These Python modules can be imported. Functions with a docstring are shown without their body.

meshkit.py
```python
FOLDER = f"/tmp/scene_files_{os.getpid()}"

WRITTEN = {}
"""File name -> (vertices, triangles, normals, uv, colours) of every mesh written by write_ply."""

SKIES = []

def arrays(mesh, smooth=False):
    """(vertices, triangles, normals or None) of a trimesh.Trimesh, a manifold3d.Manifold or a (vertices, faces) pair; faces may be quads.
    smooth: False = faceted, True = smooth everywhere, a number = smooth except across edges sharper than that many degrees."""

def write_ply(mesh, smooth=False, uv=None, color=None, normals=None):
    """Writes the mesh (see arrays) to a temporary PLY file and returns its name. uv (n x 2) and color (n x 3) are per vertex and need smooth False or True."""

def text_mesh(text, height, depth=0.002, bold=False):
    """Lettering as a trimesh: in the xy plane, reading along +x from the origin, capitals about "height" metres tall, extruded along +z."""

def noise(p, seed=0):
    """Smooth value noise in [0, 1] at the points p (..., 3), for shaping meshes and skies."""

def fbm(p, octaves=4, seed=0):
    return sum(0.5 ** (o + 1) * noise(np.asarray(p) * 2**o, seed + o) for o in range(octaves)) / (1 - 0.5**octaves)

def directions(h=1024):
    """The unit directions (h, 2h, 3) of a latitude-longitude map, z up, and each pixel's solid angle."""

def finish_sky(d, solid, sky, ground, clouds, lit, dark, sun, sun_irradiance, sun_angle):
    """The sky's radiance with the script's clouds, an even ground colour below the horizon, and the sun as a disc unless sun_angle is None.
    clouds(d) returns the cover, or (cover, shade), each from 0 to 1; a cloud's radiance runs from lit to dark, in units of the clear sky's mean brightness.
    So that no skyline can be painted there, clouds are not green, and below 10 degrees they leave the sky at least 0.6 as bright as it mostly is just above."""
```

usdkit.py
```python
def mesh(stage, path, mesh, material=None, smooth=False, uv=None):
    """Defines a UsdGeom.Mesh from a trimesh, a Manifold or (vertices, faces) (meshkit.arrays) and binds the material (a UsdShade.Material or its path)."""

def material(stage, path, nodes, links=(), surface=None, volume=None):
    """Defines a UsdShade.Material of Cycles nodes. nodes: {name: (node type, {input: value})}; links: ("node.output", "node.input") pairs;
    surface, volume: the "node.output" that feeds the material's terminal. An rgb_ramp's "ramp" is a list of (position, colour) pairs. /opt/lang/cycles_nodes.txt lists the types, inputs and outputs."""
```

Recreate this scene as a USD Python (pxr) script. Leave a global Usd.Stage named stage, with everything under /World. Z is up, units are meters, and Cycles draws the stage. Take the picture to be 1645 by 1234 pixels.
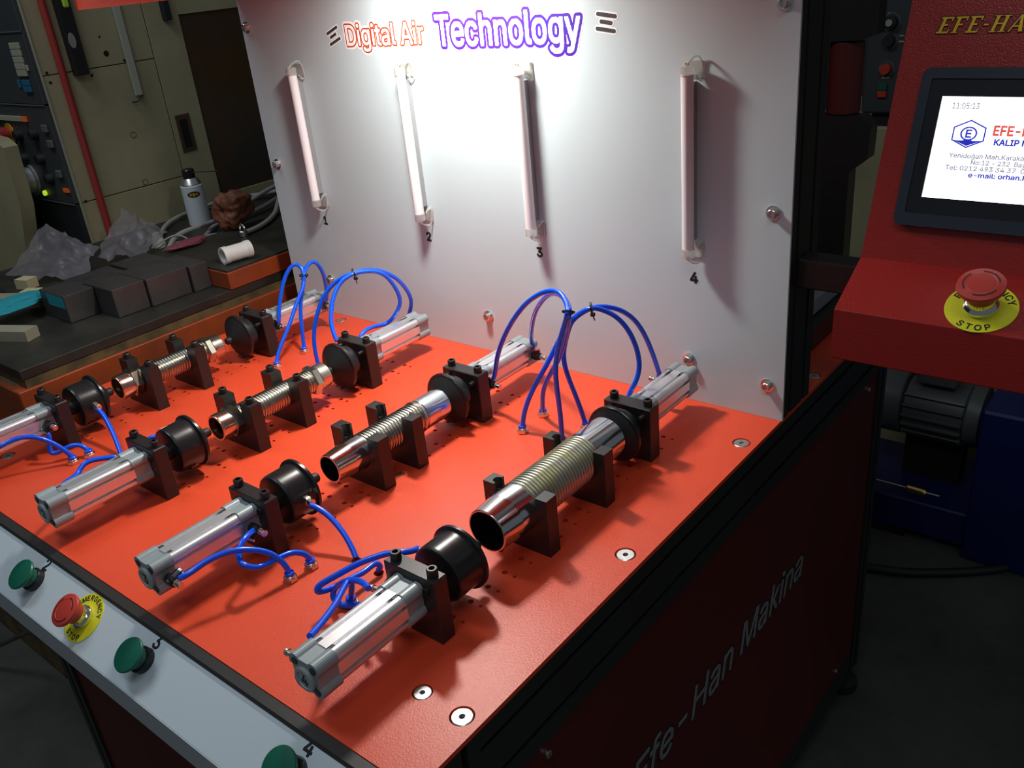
import math, glob, numpy as np, trimesh, usdkit, meshkit
from trimesh.creation import box as tbox, extrude_polygon
from shapely.geometry import Polygon, Point, box as sbox, LineString
from shapely.ops import unary_union
from shapely import affinity
from scipy.interpolate import CubicSpline
from pxr import Usd, UsdGeom, UsdLux, UsdShade, Gf, Sdf

stage = Usd.Stage.CreateInMemory()
UsdGeom.SetStageUpAxis(stage, UsdGeom.Tokens.z)
UsdGeom.SetStageMetersPerUnit(stage, 1.0)
UsdGeom.Xform.Define(stage, '/World')
H = 0.92                      # height of the red deck above the floor; all coordinates below are relative to the deck

# ---------------------------------------------------------------- camera, sky, lights, exposure
cam = UsdGeom.Camera.Define(stage, '/World/camera')
CR = np.array([[0.77733403, 0.62230837, -0.09210923], [0.20821524, -0.39267357, -0.8957979], [-0.59363139, 0.67715564, -0.43481262]])
CC = np.array([0.4533, -1.1044, 0.6507])
FPX = 1422.12
m = np.eye(4); m[0, :3] = CR[0]; m[1, :3] = -CR[1]; m[2, :3] = -CR[2]; m[3, :3] = CC + [0, 0, H]
cam.AddTransformOp().Set(Gf.Matrix4d(m.tolist()))
cam.CreateHorizontalApertureAttr(36.0); cam.CreateVerticalApertureAttr(36.0 * 1234 / 1645)
cam.CreateFocalLengthAttr(36.0 * FPX / 1645); cam.CreateClippingRangeAttr(Gf.Vec2f(0.02, 60))
cam.CreateExposureAttr(0.0)

def rect_light(name, loc, target, w, h, power, color):
    l = UsdLux.RectLight.Define(stage, '/World/' + name)
    l.CreateWidthAttr(w); l.CreateHeightAttr(h); l.CreateIntensityAttr(power); l.CreateColorAttr(Gf.Vec3f(*color))
    loc = np.array(loc, float) + [0, 0, H]; t = np.array(target, float) + [0, 0, H]
    z = loc - t; z /= np.linalg.norm(z)
    up = np.array([0, 1.0, 0]) if abs(z[2]) > .9 else np.array([0, 0, 1.0])
    x = np.cross(up, z); x /= np.linalg.norm(x); y = np.cross(z, x)
    mm = np.eye(4); mm[0, :3] = x; mm[1, :3] = y; mm[2, :3] = z; mm[3, :3] = loc
    l.AddTransformOp().Set(Gf.Matrix4d(mm.tolist()))
    return l

dome = UsdLux.DomeLight.Define(stage, '/World/ambient'); dome.CreateIntensityAttr(0.03); dome.CreateColorAttr(Gf.Vec3f(.85, .93, 1.0))
rect_light('hood_lamp_light', (-.53, -.175, .735), (-.53, -.12, .0), .12, .06, 330.0, (1.0, .955, .88))      # the lamp in the hood over the panel
rect_light('ceiling_lamp_light', (-1.5, -.9, 2.3), (-1.55, -.85, 0), 1.2, .4, 9.5, (.82, .92, 1.0))           # workshop ceiling fittings
rect_light('ceiling_lamp_light_001', (.7, -1.6, 2.5), (.65, -1.5, 0), 1.6, .5, 5.5, (.82, .92, 1.0))

# ---------------------------------------------------------------- helpers
USED = {}
def numbered(path):
    k = USED.get(path, -1) + 1; USED[path] = k
    return path if k == 0 else f'{path}_{k:03d}'
ORG = {}
def setdata(p, **kw):
    for k, v in kw.items():
        if v: p.SetCustomDataByKey(k, v)
def thing(name, label, cat, loc=(0, 0, 0), group=None, kind=None):
    path = numbered('/World/' + name); x = UsdGeom.Xform.Define(stage, path)
    x.AddTranslateOp().Set(Gf.Vec3d(loc[0], loc[1], loc[2] + H)); ORG[path] = np.array(loc, float)
    setdata(x.GetPrim(), label=label, category=cat, group=group, kind=kind)
    return path
def part(name, mesh, mat, parent, label=None, smooth=30, kind=None):
    path = numbered(parent + '/' + name); root = '/'.join(parent.split('/')[:3])
    mesh = mesh.copy(); mesh.apply_translation(-ORG[root])
    p = usdkit.mesh(stage, path, mesh, M[mat], smooth=smooth)
    setdata(p.GetPrim(), label=label, kind=kind)
    return path
def single(name, mesh, mat, label, cat, group=None, kind=None, smooth=30):
    b = mesh.bounds; loc = np.array([(b[0][0] + b[1][0]) / 2, (b[0][1] + b[1][1]) / 2, b[0][2]])
    path = numbered('/World/' + name); mesh = mesh.copy(); mesh.apply_translation(-loc)
    p = usdkit.mesh(stage, path, mesh, M[mat], smooth=smooth)
    UsdGeom.Xformable(p).AddTranslateOp().Set(Gf.Vec3d(loc[0], loc[1], loc[2] + H))
    setdata(p.GetPrim(), label=label, category=cat, group=group, kind=kind)
    return path
def dup(src, loc, label, group=None):
    name = src.split('/')[-1]
    sp = stage.GetPrimAtPath(src); path = numbered('/World/' + name)
    x = UsdGeom.Xform.Define(stage, path); p = x.GetPrim()
    p.GetReferences().AddInternalReference(src); p.SetInstanceable(True)
    x.ClearXformOpOrder(); op = x.AddTranslateOp(); op.Set(Gf.Vec3d(loc[0], loc[1], loc[2] + H))
    setdata(p, label=label, category=sp.GetCustomDataByKey('category'), group=group or sp.GetCustomDataByKey('group'))
    return path
cat = trimesh.util.concatenate
def bx(x0, x1, y0, y1, z0, z1, bev=0):
    if bev <= 0:
        b = tbox((x1 - x0, y1 - y0, z1 - z0)); b.apply_translation(((x0 + x1) / 2, (y0 + y1) / 2, (z0 + z1) / 2)); return b
    c = []
    for sx in (0, 1):
        for sy in (0, 1):
            for sz in (0, 1):
                X = (x0, x1)[sx]; Y = (y0, y1)[sy]; Z = (z0, z1)[sz]
                dx = bev if sx == 0 else -bev; dy = bev if sy == 0 else -bev; dz = bev if sz == 0 else -bev
                c += [(X, Y + dy, Z + dz), (X + dx, Y, Z + dz), (X + dx, Y + dy, Z)]
    return trimesh.Trimesh(c).convex_hull
def ext(poly, axis, a, b):
    """polygon extruded along an axis: 'y': (x,z), 'x': (y,z), 'z': (x,y)"""
    out = []
    for g in getattr(poly, 'geoms', [poly]):
        if g.is_empty or g.area < 1e-9: continue
        e = extrude_polygon(g, b - a, engine='earcut')
        if axis == 'y': T = [[1, 0, 0, 0], [0, 0, 1, a], [0, 1, 0, 0], [0, 0, 0, 1]]
        elif axis == 'x': T = [[0, 0, 1, a], [1, 0, 0, 0], [0, 1, 0, 0], [0, 0, 0, 1]]
        else: T = [[1, 0, 0, 0], [0, 1, 0, 0], [0, 0, 1, a], [0, 0, 0, 1]]
        e.apply_transform(np.array(T, float)); out.append(e)
    mm = cat(out)
    if mm.volume < 0: mm.invert()
    return mm
def frame(o, u, v, n):
    T = np.eye(4); T[:3, 0] = u; T[:3, 1] = v; T[:3, 2] = n; T[:3, 3] = o; return T
def onplane(poly, T, a, b):
    e = cat([extrude_polygon(g, b - a, engine='earcut') for g in getattr(poly, 'geoms', [poly]) if g.area > 1e-9])
    e.apply_translation((0, 0, a)); e.apply_transform(T); return e
def lathe(prof, c, axis=(0, 1, 0), n=40, closed=False):
    """profile [(r, t)] turned about the axis through c; t runs along the axis"""
    prof = np.array(prof, float); k = len(prof)
    ax = np.array(axis, float); ax /= np.linalg.norm(ax)
    u = np.cross(ax, [0, 0, 1.0]) if abs(ax[2]) < .9 else np.cross(ax, [1.0, 0, 0]); u /= np.linalg.norm(u); w = np.cross(ax, u)
    th = np.linspace(0, 2 * np.pi, n, endpoint=False)
    ring = np.cos(th)[:, None] * u + np.sin(th)[:, None] * w
    V = np.array(c)[None, None] + prof[:, None, 0:1] * ring[None] + prof[:, None, 1:2] * ax
    V = V.reshape(-1, 3); F = []
    idx = np.arange(n)
    for i in range(k if closed else k - 1):
        a = i * n + idx; b = i * n + (idx + 1) % n; j = (i + 1) % k
        c2 = j * n + idx; d = j * n + (idx + 1) % n
        F += [np.c_[a, b, d], np.c_[a, d, c2]]
    mm = trimesh.Trimesh(V, np.vstack(F), process=True, merge_norm=True)
    mm.update_faces(mm.nondegenerate_faces())
    if mm.volume < 0: mm.invert()
    return mm
def cyl(r, a, b, c=(0, 0, 0), axis=(0, 0, 1), n=24, bev=0):
    bev = bev or r * .08
    return lathe([(0, a), (r - bev, a), (r, a + bev), (r, b - bev), (r - bev, b), (0, b)], c, axis, n)
def spline(P, n=60):
    P = np.array(P, float)
    if len(P) == 2: return P
    t = np.r_[0, np.cumsum(np.sqrt(np.linalg.norm(np.diff(P, axis=0), axis=1)))]
    return CubicSpline(t, P)(np.linspace(0, t[-1], n))
def tube(P, r, n=10):
    P = np.array(P, float); k = len(P); T = np.gradient(P, axis=0); T /= np.linalg.norm(T, axis=1)[:, None]
    u = np.cross(T[0], [0.3, 0.2, 1.0]); u /= np.linalg.norm(u); V = []
    rr = np.broadcast_to(r, (k,)); th = np.linspace(0, 2 * np.pi, n, endpoint=False)
    for i in range(k):
        u = u - T[i] * (u @ T[i]); u /= np.linalg.norm(u); w = np.cross(T[i], u)
        V.append(P[i] + rr[i] * (np.cos(th)[:, None] * u + np.sin(th)[:, None] * w))
    V = np.vstack(V + [P[:1], P[-1:]]); F = []; idx = np.arange(n); nx = (idx + 1) % n
    for i in range(k - 1):
        a, b = i * n + idx, i * n + nx; c, d = a + n, b + n
        F += [np.c_[a, b, d], np.c_[a, d, c]]
    F += [np.c_[np.full(n, k * n), nx, idx], np.c_[np.full(n, k * n + 1), (k - 1) * n + idx, (k - 1) * n + nx]]
    mm = trimesh.Trimesh(V, np.vstack(F), process=False)
    if mm.volume < 0: mm.invert()
    return mm
def hexprism(r, a, b, c, axis=(0, 0, 1)):
    return lathe([(0, a), (r * .94, a), (r, a + .0006), (r, b - .0006), (r * .94, b), (0, b)], c, axis, 6)
def diff(a, *bs):
    r = trimesh.boolean.difference([a] + list(bs), engine='manifold'); return r
def union(*a): return trimesh.boolean.union(list(a), engine='manifold')
def rrect(x0, y0, x1, y1, r): return sbox(x0 + r, y0 + r, x1 - r, y1 - r).buffer(r, quad_segs=6)
def text_poly(text, height, bold=0):
    """lettering as a shapely shape, capitals "height" tall, baseline at the origin"""
    from PIL import Image, ImageDraw, ImageFont
    from shapely import union_all, box
    font = ImageFont.truetype(glob.glob('/opt/blender-*/*/datafiles/fonts/Inter.woff2')[0], 96)
    x0, y0, x1, y1 = font.getbbox(text, anchor='ls', stroke_width=bold)
    im = Image.new('L', (x1 - x0 + 8, y1 - y0 + 8))
    ImageDraw.Draw(im).text((4 - x0, 4 - y0), text, 255, font, anchor='ls', stroke_width=bold)
    on = np.pad(np.asarray(im) > 127, ((0, 0), (1, 1))).astype(np.int8)
    rows, st = np.nonzero(np.diff(on, axis=1) == 1); en = np.nonzero(np.diff(on, axis=1) == -1)[1]
    s = union_all(box(st, -rows - 1, en, -rows)).buffer(.6).buffer(-.6).simplify(.7)
    k = height / 70.0
    return affinity.affine_transform(s, [k, 0, 0, k, -4 * k, (4 - y0) * k])
def fit(poly, x0, x1, z0=None):
    b = poly.bounds; k = (x1 - x0) / (b[2] - b[0])
    return affinity.affine_transform(poly, [k, 0, 0, 1, x0 - b[0] * k, z0 or 0])

# ---------------------------------------------------------------- materials
M = {}
def mat(name, color, rough=.5, metal=0, bump=0, scale=400, var=0, vscale=6, color2=None, emit=None, coat=0, spec=None, detail=3, bdist=.0006, **kw):
    nodes = {'p': ('principled_bsdf', {'base_color': color, 'roughness': rough, 'metallic': metal, **kw})}; links = []
    if coat: nodes['p'][1]['coat_weight'] = coat; nodes['p'][1]['coat_roughness'] = .12
    if spec is not None: nodes['p'][1]['specular_ior_level'] = spec
    if emit: nodes['p'][1]['emission_color'] = color; nodes['p'][1]['emission_strength'] = emit
    if bump or var: nodes['g'] = ('texture_coordinate', {})
    if bump:
        nodes['n'] = ('noise_texture', {'scale': scale, 'detail': detail}); nodes['b'] = ('bump', {'strength': bump, 'distance': bdist})
        links += [('g.object', 'n.vector'), ('n.fac', 'b.height'), ('b.normal', 'p.normal')]
    if var:
        nodes['v'] = ('noise_texture', {'scale': vscale, 'detail': 5, 'roughness': .6})
        c2 = color2 or tuple(c * (1 - var) for c in color)
        nodes['r'] = ('rgb_ramp', {'ramp': [(.35, c2), (.65, color)]})
        links += [('g.object', 'v.vector'), ('v.fac', 'r.fac'), ('r.color', 'p.base_color')]
    M[name] = usdkit.material(stage, '/World/Looks/' + name, nodes, links, surface='p.BSDF')
mat('red_paint', (.72, .070, .024), .38, bump=.5, scale=520, bdist=.0005)
mat('red_plain', (.76, .075, .025), .45)
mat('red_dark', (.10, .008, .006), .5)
mat('red_hammer', (.33, .016, .012), .30, bump=.5, scale=650, bdist=.0007, detail=2)
mat('panel_grey', (.53, .64, .68), .42)
mat('console_grey', (.56, .64, .685), .45)
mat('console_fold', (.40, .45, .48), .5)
mat('black_anod', (.021, .021, .020), .42)
mat('black_steel', (.020, .016, .015), .38)
mat('black_plastic', (.012, .012, .013), .28)
mat('black_rubber', (.010, .010, .011), .55)
mat('alu', (.86, .86, .88), .36, .85)
mat('cap_grey', (.30, .345, .36), .42, .25)
mat('zinc', (.78, .77, .75), .28, 1)
mat('chrome', (.74, .75, .77), .13, 1)
mat('steel_yellow', (.62, .55, .40), .24, 1, var=.35, vscale=40, color2=(.52, .52, .50))
mat('steel_chalk', (.56, .54, .28), .34, .85, var=.5, vscale=45, color2=(.46, .45, .42))
mat('steel_nut', (.62, .56, .45), .2, 1)
mat('hose_blue', (.003, .095, .85), .25, coat=.3)
mat('brass', (.78, .55, .22), .28, 1)
mat('nickel', (.80, .74, .64), .22, 1)
mat('green_plastic', (.004, .115, .070), .38)
mat('red_plastic', (.52, .045, .030), .38)
mat('yellow_label', (.74, .72, .015), .5)
mat('ink', (.008, .008, .010), .6)
mat('white_tube', (.86, .84, .87), .35)
mat('alu_matte', (.42, .42, .43), .5, .6)
mat('sticker_white', (.88, .88, .88), .5)
mat('ink_purple', (.055, .008, .36), .5)
mat('ink_orange', (.50, .05, .012), .5)
mat('ink_char', (.045, .043, .05), .5)
mat('letter_grey', (.22, .22, .22), .5)
mat('gold', (.85, .52, .03), .35, .6)
mat('bezel', (.018, .026, .040), .4)
mat('bezel_in', (.010, .011, .016), .3)
mat('screen', (1, 1, 1), .3, emit=1.0)
mat('scr_blue', (.02, .03, .55), .4, emit=.6)
mat('scr_red', (.85, .10, .08), .4, emit=.7)
mat('scr_grey', (.28, .28, .36), .4, emit=.7)
mat('dark_void', (.004, .004, .004), .8)
mat('floor_concrete', (.085, .085, .075), .75, bump=.5, scale=30, bdist=.004, var=.5, vscale=3)
mat('wall_paint', (.10, .10, .085), .8, var=.3, vscale=1.2)
mat('cnc_beige', (.42, .38, .225), .45, var=.18, vscale=5)
mat('cnc_window', (.05, .048, .042), .22, var=.5, vscale=4, color2=(.09, .045, .02))
mat('pend_dark', (.045, .050, .052), .5)
mat('pend_black', (.014, .016, .018), .5)
mat('key_pale', (.38, .38, .28), .5)
mat('key_blue', (.02, .13, .24), .5)
mat('key_grey', (.12, .12, .11), .5)
mat('pipe_red', (.36, .035, .03), .45)
mat('led_green', (.03, 1, .12), .3, emit=1.2)
mat('led_lime', (.5, .8, .04), .3, emit=.7)
mat('led_orange', (.55, .10, .02), .3, emit=.15)
mat('vial', (.35, .55, .03), .25, emit=.05)
mat('white_strip', (.42, .44, .36), .5)
mat('bench_plate', (.045, .042, .034), .5, .3, var=.5, vscale=12)
mat('bench_wood', (.16, .11, .035), .7, var=.7, vscale=18, color2=(.05, .04, .02))
mat('bench_orange', (.36, .060, .010), .5, var=.4, vscale=7, color2=(.20, .04, .012))
mat('block_steel', (.10, .095, .092), .40, .5, var=.35, vscale=14)
mat('can_white', (.62, .68, .72), .35)
mat('pvc_white', (.72, .72, .68), .45)
mat('leather', (.17, .055, .025), .6, bump=.7, scale=60, bdist=.004)
mat('paper', (.42, .43, .46), .7, var=.7, vscale=60, color2=(.14, .16, .24))
mat('cloth_teal', (.010, .26, .32), .85, bump=.5, scale=120, bdist=.002)
mat('bar_pale', (.46, .43, .31), .45, .4)
mat('chip_wood', (.60, .52, .30), .6)
mat('cable_grey', (.34, .33, .31), .5)
mat('cable_black', (.012, .012, .012), .5)
mat('motor_grey', (.08, .085, .085), .42)
mat('pump_blue', (.003, .010, .10), .5)
mat('bag_film', (.26, .24, .26), .35, bump=.6, scale=25, bdist=.01, alpha=.35)
mat('bag_pink', (.20, .04, .06), .6)
mat('clear_plastic', (.93, .93, .90), .12, transmission_weight=.75, ior=1.35)
mat('lens', (1, .95, .86), .3, emit=3.0)

# ---------------------------------------------------------------- setting
def struct(name, mesh, mt):
    p = single(name, mesh, mt, None, None, kind='structure'); return p
struct('floor', bx(-4.5, 3.5, -4.0, 4.0, -H - .1, -H), 'floor_concrete')
struct('wall_back', bx(-4.5, 3.5, 4.0, 4.1, -H, 2.6), 'wall_paint')
struct('wall_left', bx(-4.6, -4.5, -4.0, 4.0, -H, 2.6), 'wall_paint')

# ---------------------------------------------------------------- the test machine: deck, frame, cladding
XL, YF, YB = -1.125, -.772, .50
XC = {1: -.963, 2: -.676, 3: -.4245, 4: -.141}
ZA = {1: .050, 2: .049, 3: .050, 4: .056}
machine = thing('test_machine', 'red topped test machine on a black profile frame with dark red side panels', 'machine', (-.56, -.14, -H))
deck = sbox(XL, YF, 0, YB)
holes = []
for x in XC.values():
    for k in range(17):
        y = -.123 - .0307 * k
        for dx, r in ((.0155, .0036), (-.0155, .0036), (.0305, .0024), (-.0305, .0024)): holes.append(Point(x + dx, y).buffer(r, quad_segs=4))
for x, y in ((-.297, -.571), (-.255, -.573), (-.826, -.588)): holes.append(Point(x, y).buffer(.0062, quad_segs=6))
screws = [(-.024, -.388, 1), (-.022, -.684, 1), (-.076, -.683, .85), (-.022, -.084, 1), (-.017, .166, .9), (-.949, -.023, .9), (-.395, -.398, .5), (-1.006, -.688, .9)]
for x, y, s in screws: holes.append(Point(x, y).buffer(.0128 * s, quad_segs=8))
part('deck_plate', ext(deck.difference(unary_union(holes)), 'z', -.006, 0), 'red_paint', machine)
part('deck_lining', bx(XL + .05, -.05, YF + .03, YB - .05, -.016, -.0075), 'dark_void', machine)
for x, y, s in screws:
    c = part('screw', lathe([(0, -.006), (.0112 * s, -.006), (.0112 * s, -.0012), (.0102 * s, -.0004), (.0034 * s, -.0004), (.003 * s, -.003), (0, -.003)], (x, y, 0), (0, 0, 1), 28), 'zinc', machine)
    part('hex_socket', cyl(.0030 * s, -.0040, -.0028, (x, y, 0), n=6), 'dark_void', c)
# side rails of the deck with two slots along their length
prof = sbox(-.045, -.106, 0, -.0065)
for zc in (-.031, -.081): prof = prof.difference(sbox(-.014, zc - .004, .001, zc + .004)).difference(sbox(-.014, zc - .008, -.004, zc + .008))
part('side_rail', ext(prof, 'y', YF + .085, YB - .045), 'black_anod', machine)
part('side_rail', ext(affinity.translate(affinity.scale(prof, -1, 1, origin=(0, 0)), XL, 0), 'y', YF + .085, YB - .045), 'black_anod', machine)
def post_prof(x0, y0, x1, y1):
    p = sbox(x0, y0, x1, y1); w, h = x1 - x0, y1 - y0
    for k in range(max(1, round(w / .045))):
        xc = x0 + w * (k + .5) / max(1, round(w / .045))
        p = p.difference(sbox(xc - .004, y0 - .001, xc + .004, y0 + .012)).difference(sbox(xc - .004, y1 - .012, xc + .004, y1 + .001))
    for k in range(max(1, round(h / .045))):
        yc = y0 + h * (k + .5) / max(1, round(h / .045))
        p = p.difference(sbox(x0 - .001, yc - .004, x0 + .012, yc + .004)).difference(sbox(x1 - .012, yc - .004, x1 + .001, yc + .004))
    return p
for x0, x1, y0, y1 in ((-.045, 0, YF, YF + .085), (XL, XL + .045, -.70, -.655), (-.045, 0, YB - .045, YB), (XL, XL + .045, YB - .045, YB)):
    part('corner_post', ext(post_prof(x0, y0, x1, y1), 'z', -.86, -.1062 if y0 == -.70 else -.0065), 'black_anod', machine)
part('front_rail', bx(XL + .045, -.045, YF, YF + .03, -.106, -.0065), 'black_anod', machine)
part('rear_rail', bx(XL + .045, -.045, YB - .045, YB, -.106, -.0065), 'black_anod', machine)
part('lower_rail', bx(-.045, -.003, YF + .085, YB - .045, -.86, -.80), 'black_anod', machine)
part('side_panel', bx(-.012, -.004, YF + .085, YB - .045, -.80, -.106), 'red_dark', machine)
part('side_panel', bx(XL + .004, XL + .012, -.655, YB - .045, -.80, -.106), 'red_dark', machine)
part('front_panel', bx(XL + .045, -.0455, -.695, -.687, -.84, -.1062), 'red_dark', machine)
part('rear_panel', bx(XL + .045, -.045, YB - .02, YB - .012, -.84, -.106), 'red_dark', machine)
for x, y in ((-.023, YF + .04), (-.023, YB - .03), (XL + .023, -.678), (XL + .023, YB - .03)):
    part('levelling_foot', lathe([(0, -.92), (.034, -.92), (.034, -.898), (.011, -.893), (.010, -.8602), (0, -.8602)], (x, y, 0), (0, 0, 1), 24), 'black_rubber', machine)
for y, z in ((-.588, -.129), (.408, -.13), (.36, -.78)):
    part('panel_screw', cyl(.005, -.004, 0, (0, y, z), (1, 0, 0), 12), 'zinc', machine)
tp = affinity.skew(text_poly('Efe-Han Makina', .055, 0), 14, 0, origin=(0, 0))
tp = fit(tp, -.428, .132, -.366)
part('lettering', ext(tp, 'x', -.0041, -.0028), 'letter_grey', machine, 'pale grey slanted lettering reading Efe-Han Makina')
part('lettering_shadow', ext(tp.buffer(.0035), 'x', -.0043, -.0036), 'ink', machine)

# console along the front edge
cons = thing('control_console', 'long grey sloping console strip along the front edge of the red deck', 'console', (-.56, -.80, -.09))
ta = math.radians(35); P0 = np.array([0, -.785, -.004]); VN = np.array([0, -math.sin(ta), math.cos(ta)]); VV = np.array([0, math.cos(ta), math.sin(ta)])
def cp(u, v, h=0): return P0 + np.array([u, 0, 0]) + VV * v + VN * h
def cT(u, v): return frame(cp(u, v), [1, 0, 0], VV, VN)
L = .0675
part('sloping_plate', onplane(sbox(XL, -L, -.0, 0), cT(0, 0), -.002, 0), 'console_grey', cons)
e = cp(0, -L)
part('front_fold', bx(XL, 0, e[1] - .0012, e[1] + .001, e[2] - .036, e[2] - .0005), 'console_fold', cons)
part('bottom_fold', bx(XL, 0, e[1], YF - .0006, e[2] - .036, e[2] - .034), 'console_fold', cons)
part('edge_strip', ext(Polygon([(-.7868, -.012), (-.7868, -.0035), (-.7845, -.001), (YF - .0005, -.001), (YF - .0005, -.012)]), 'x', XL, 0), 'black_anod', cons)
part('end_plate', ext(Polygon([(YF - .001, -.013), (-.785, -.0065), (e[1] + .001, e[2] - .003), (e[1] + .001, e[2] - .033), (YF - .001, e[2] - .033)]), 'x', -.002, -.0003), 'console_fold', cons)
for t, u, v in (('2', -.662, -.009), ('3', -.395, -.008), ('4', -.129, -.007)):
    tpn = text_poly(t, .0155, 3); b = tpn.bounds
    part('numeral', onplane(affinity.translate(tpn, .005 - (b[0] + b[2]) / 2, -.0065), cT(u, v), 0, .0003), 'ink', cons)
def mushroom(name, u, v, label, green):
    q = lambda pr, n=40: lathe(pr, cp(u, v), VN, n)
    t = thing(name, label, 'button', cp(u, v), 'green mushroom buttons on the console' if green else None)
    part('base_ring', q([(0, 0), (.0150, 0), (.0150, .0075), (.0135, .0095), (0, .0095)]), 'black_plastic', t)
    part('mushroom_head', q([(0, .0085), (.0125, .0085), (.0125, .014), (.0150, .0165), (.0195, .0215), (.0200, .0235), (.0192, .0250), (.012, .0263), (0, .0268)]), 'green_plastic', t)
for i, u in ((2, -.658), (3, -.393), (4, -.126)):
    mushroom('push_button', u, -.031, {2: 'green mushroom button by the painted 2, highest up at the left edge', 3: 'green mushroom button by the painted 3, next below the emergency stop', 4: 'green mushroom button by the painted 4, cut off by the bottom edge'}[i], True)
def ring_text(text, r, a0, a1, h, T, parent, mt='ink', flip=False):
    """characters set around a circle between angles a0 and a1 (degrees)"""
    out = []
    for k, ch in enumerate(text):
        a = math.radians(a0 + (a1 - a0) * k / max(1, len(text) - 1))
        g = text_poly(ch, h, 2); b = g.bounds
        g = affinity.translate(g, -(b[0] + b[2]) / 2, -h / 2)
        g = affinity.rotate(g, math.degrees(a) + (90 if flip else -90), origin=(0, 0))
        out.append(affinity.translate(g, r * math.cos(a), r * math.sin(a)))
    return onplane(unary_union(out), T, .0008, .0011)
def estop(T, label, loc, rot=0):
    n = T[:3, 2]; o = T[:3, 3]
    t = thing('emergency_stop', label, 'emergency stop button', loc)
    q = lambda pr, k=40: lathe(pr, o, n, k)
    d = part('yellow_disc', q([(0, 0), (.030, 0), (.030, .0008), (0, .0008)], 56), 'yellow_label', t)
    part('lettering', ring_text('EMERGENCY', .0245, 155, 25, .0062, T, d), 'ink', d)
    part('lettering', ring_text('STOP', .0245, 243, 297, .0062, T, d, flip=True), 'ink', d)
    part('collar', q([(0, .0008), (.0140, .0008), (.0146, .003), (.0146, .0055), (.0132, .0075), (.0118, .0085), (.0118, .0135), (.0105, .0150), (0, .0150)]), 'chrome', t)
    part('mushroom_head', q([(0, .0135), (.0120, .0135), (.0125, .019), (.0150, .0225), (.0196, .0262), (.0203, .0285), (.0196, .0305), (.0130, .0322), (.0122, .0318), (.0112, .0323), (0, .0328)]), 'red_plastic', t)
    ar = [LineString([(.0145 * math.cos(a), .0145 * math.sin(a)) for a in np.radians(np.linspace(s, s + 75, 9))]).buffer(.0007) for s in (20, 140, 260)]
    part('arrow_mark', onplane(unary_union(ar), T, .0308, .0321), 'red_dark', t)
estop(cT(-.528, -.032), 'red emergency stop mushroom on yellow disc between green buttons on the console', cp(-.528, -.032))

# white board at the back with lettering, numerals and bolts
T_ = -.005
board = thing('back_panel', 'large light grey metal panel standing upright across the red deck', 'panel', (-.555, 0, 0))
part('sheet', bx(-1.112, .002, 0, .004, .0003, .80), 'panel_grey', board)
FT = frame([0, 0, 0], [1, 0, 0], [0, 0, 1], [0, -1, 0])
def onboard(poly, a=0, b=.0004): return onplane(poly, FT, a, b)
for i, (x, z) in {1: (-.9673, .2049), 2: (-.6788, .2038), 3: (-.4247, .2059), 4: (-.1412, .2023)}.items():
    g = text_poly(str(i), .0155, 4); b = g.bounds
    part('numeral', onboard(affinity.translate(g, x - (b[0] + b[2]) / 2, z - .0078)), 'ink', board)
g1 = fit(text_poly('Digital Air', .033, 1), -.815, -.627, .534)
g2 = fit(text_poly('Technology', .045, 2), -.599, -.318, .530)
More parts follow.
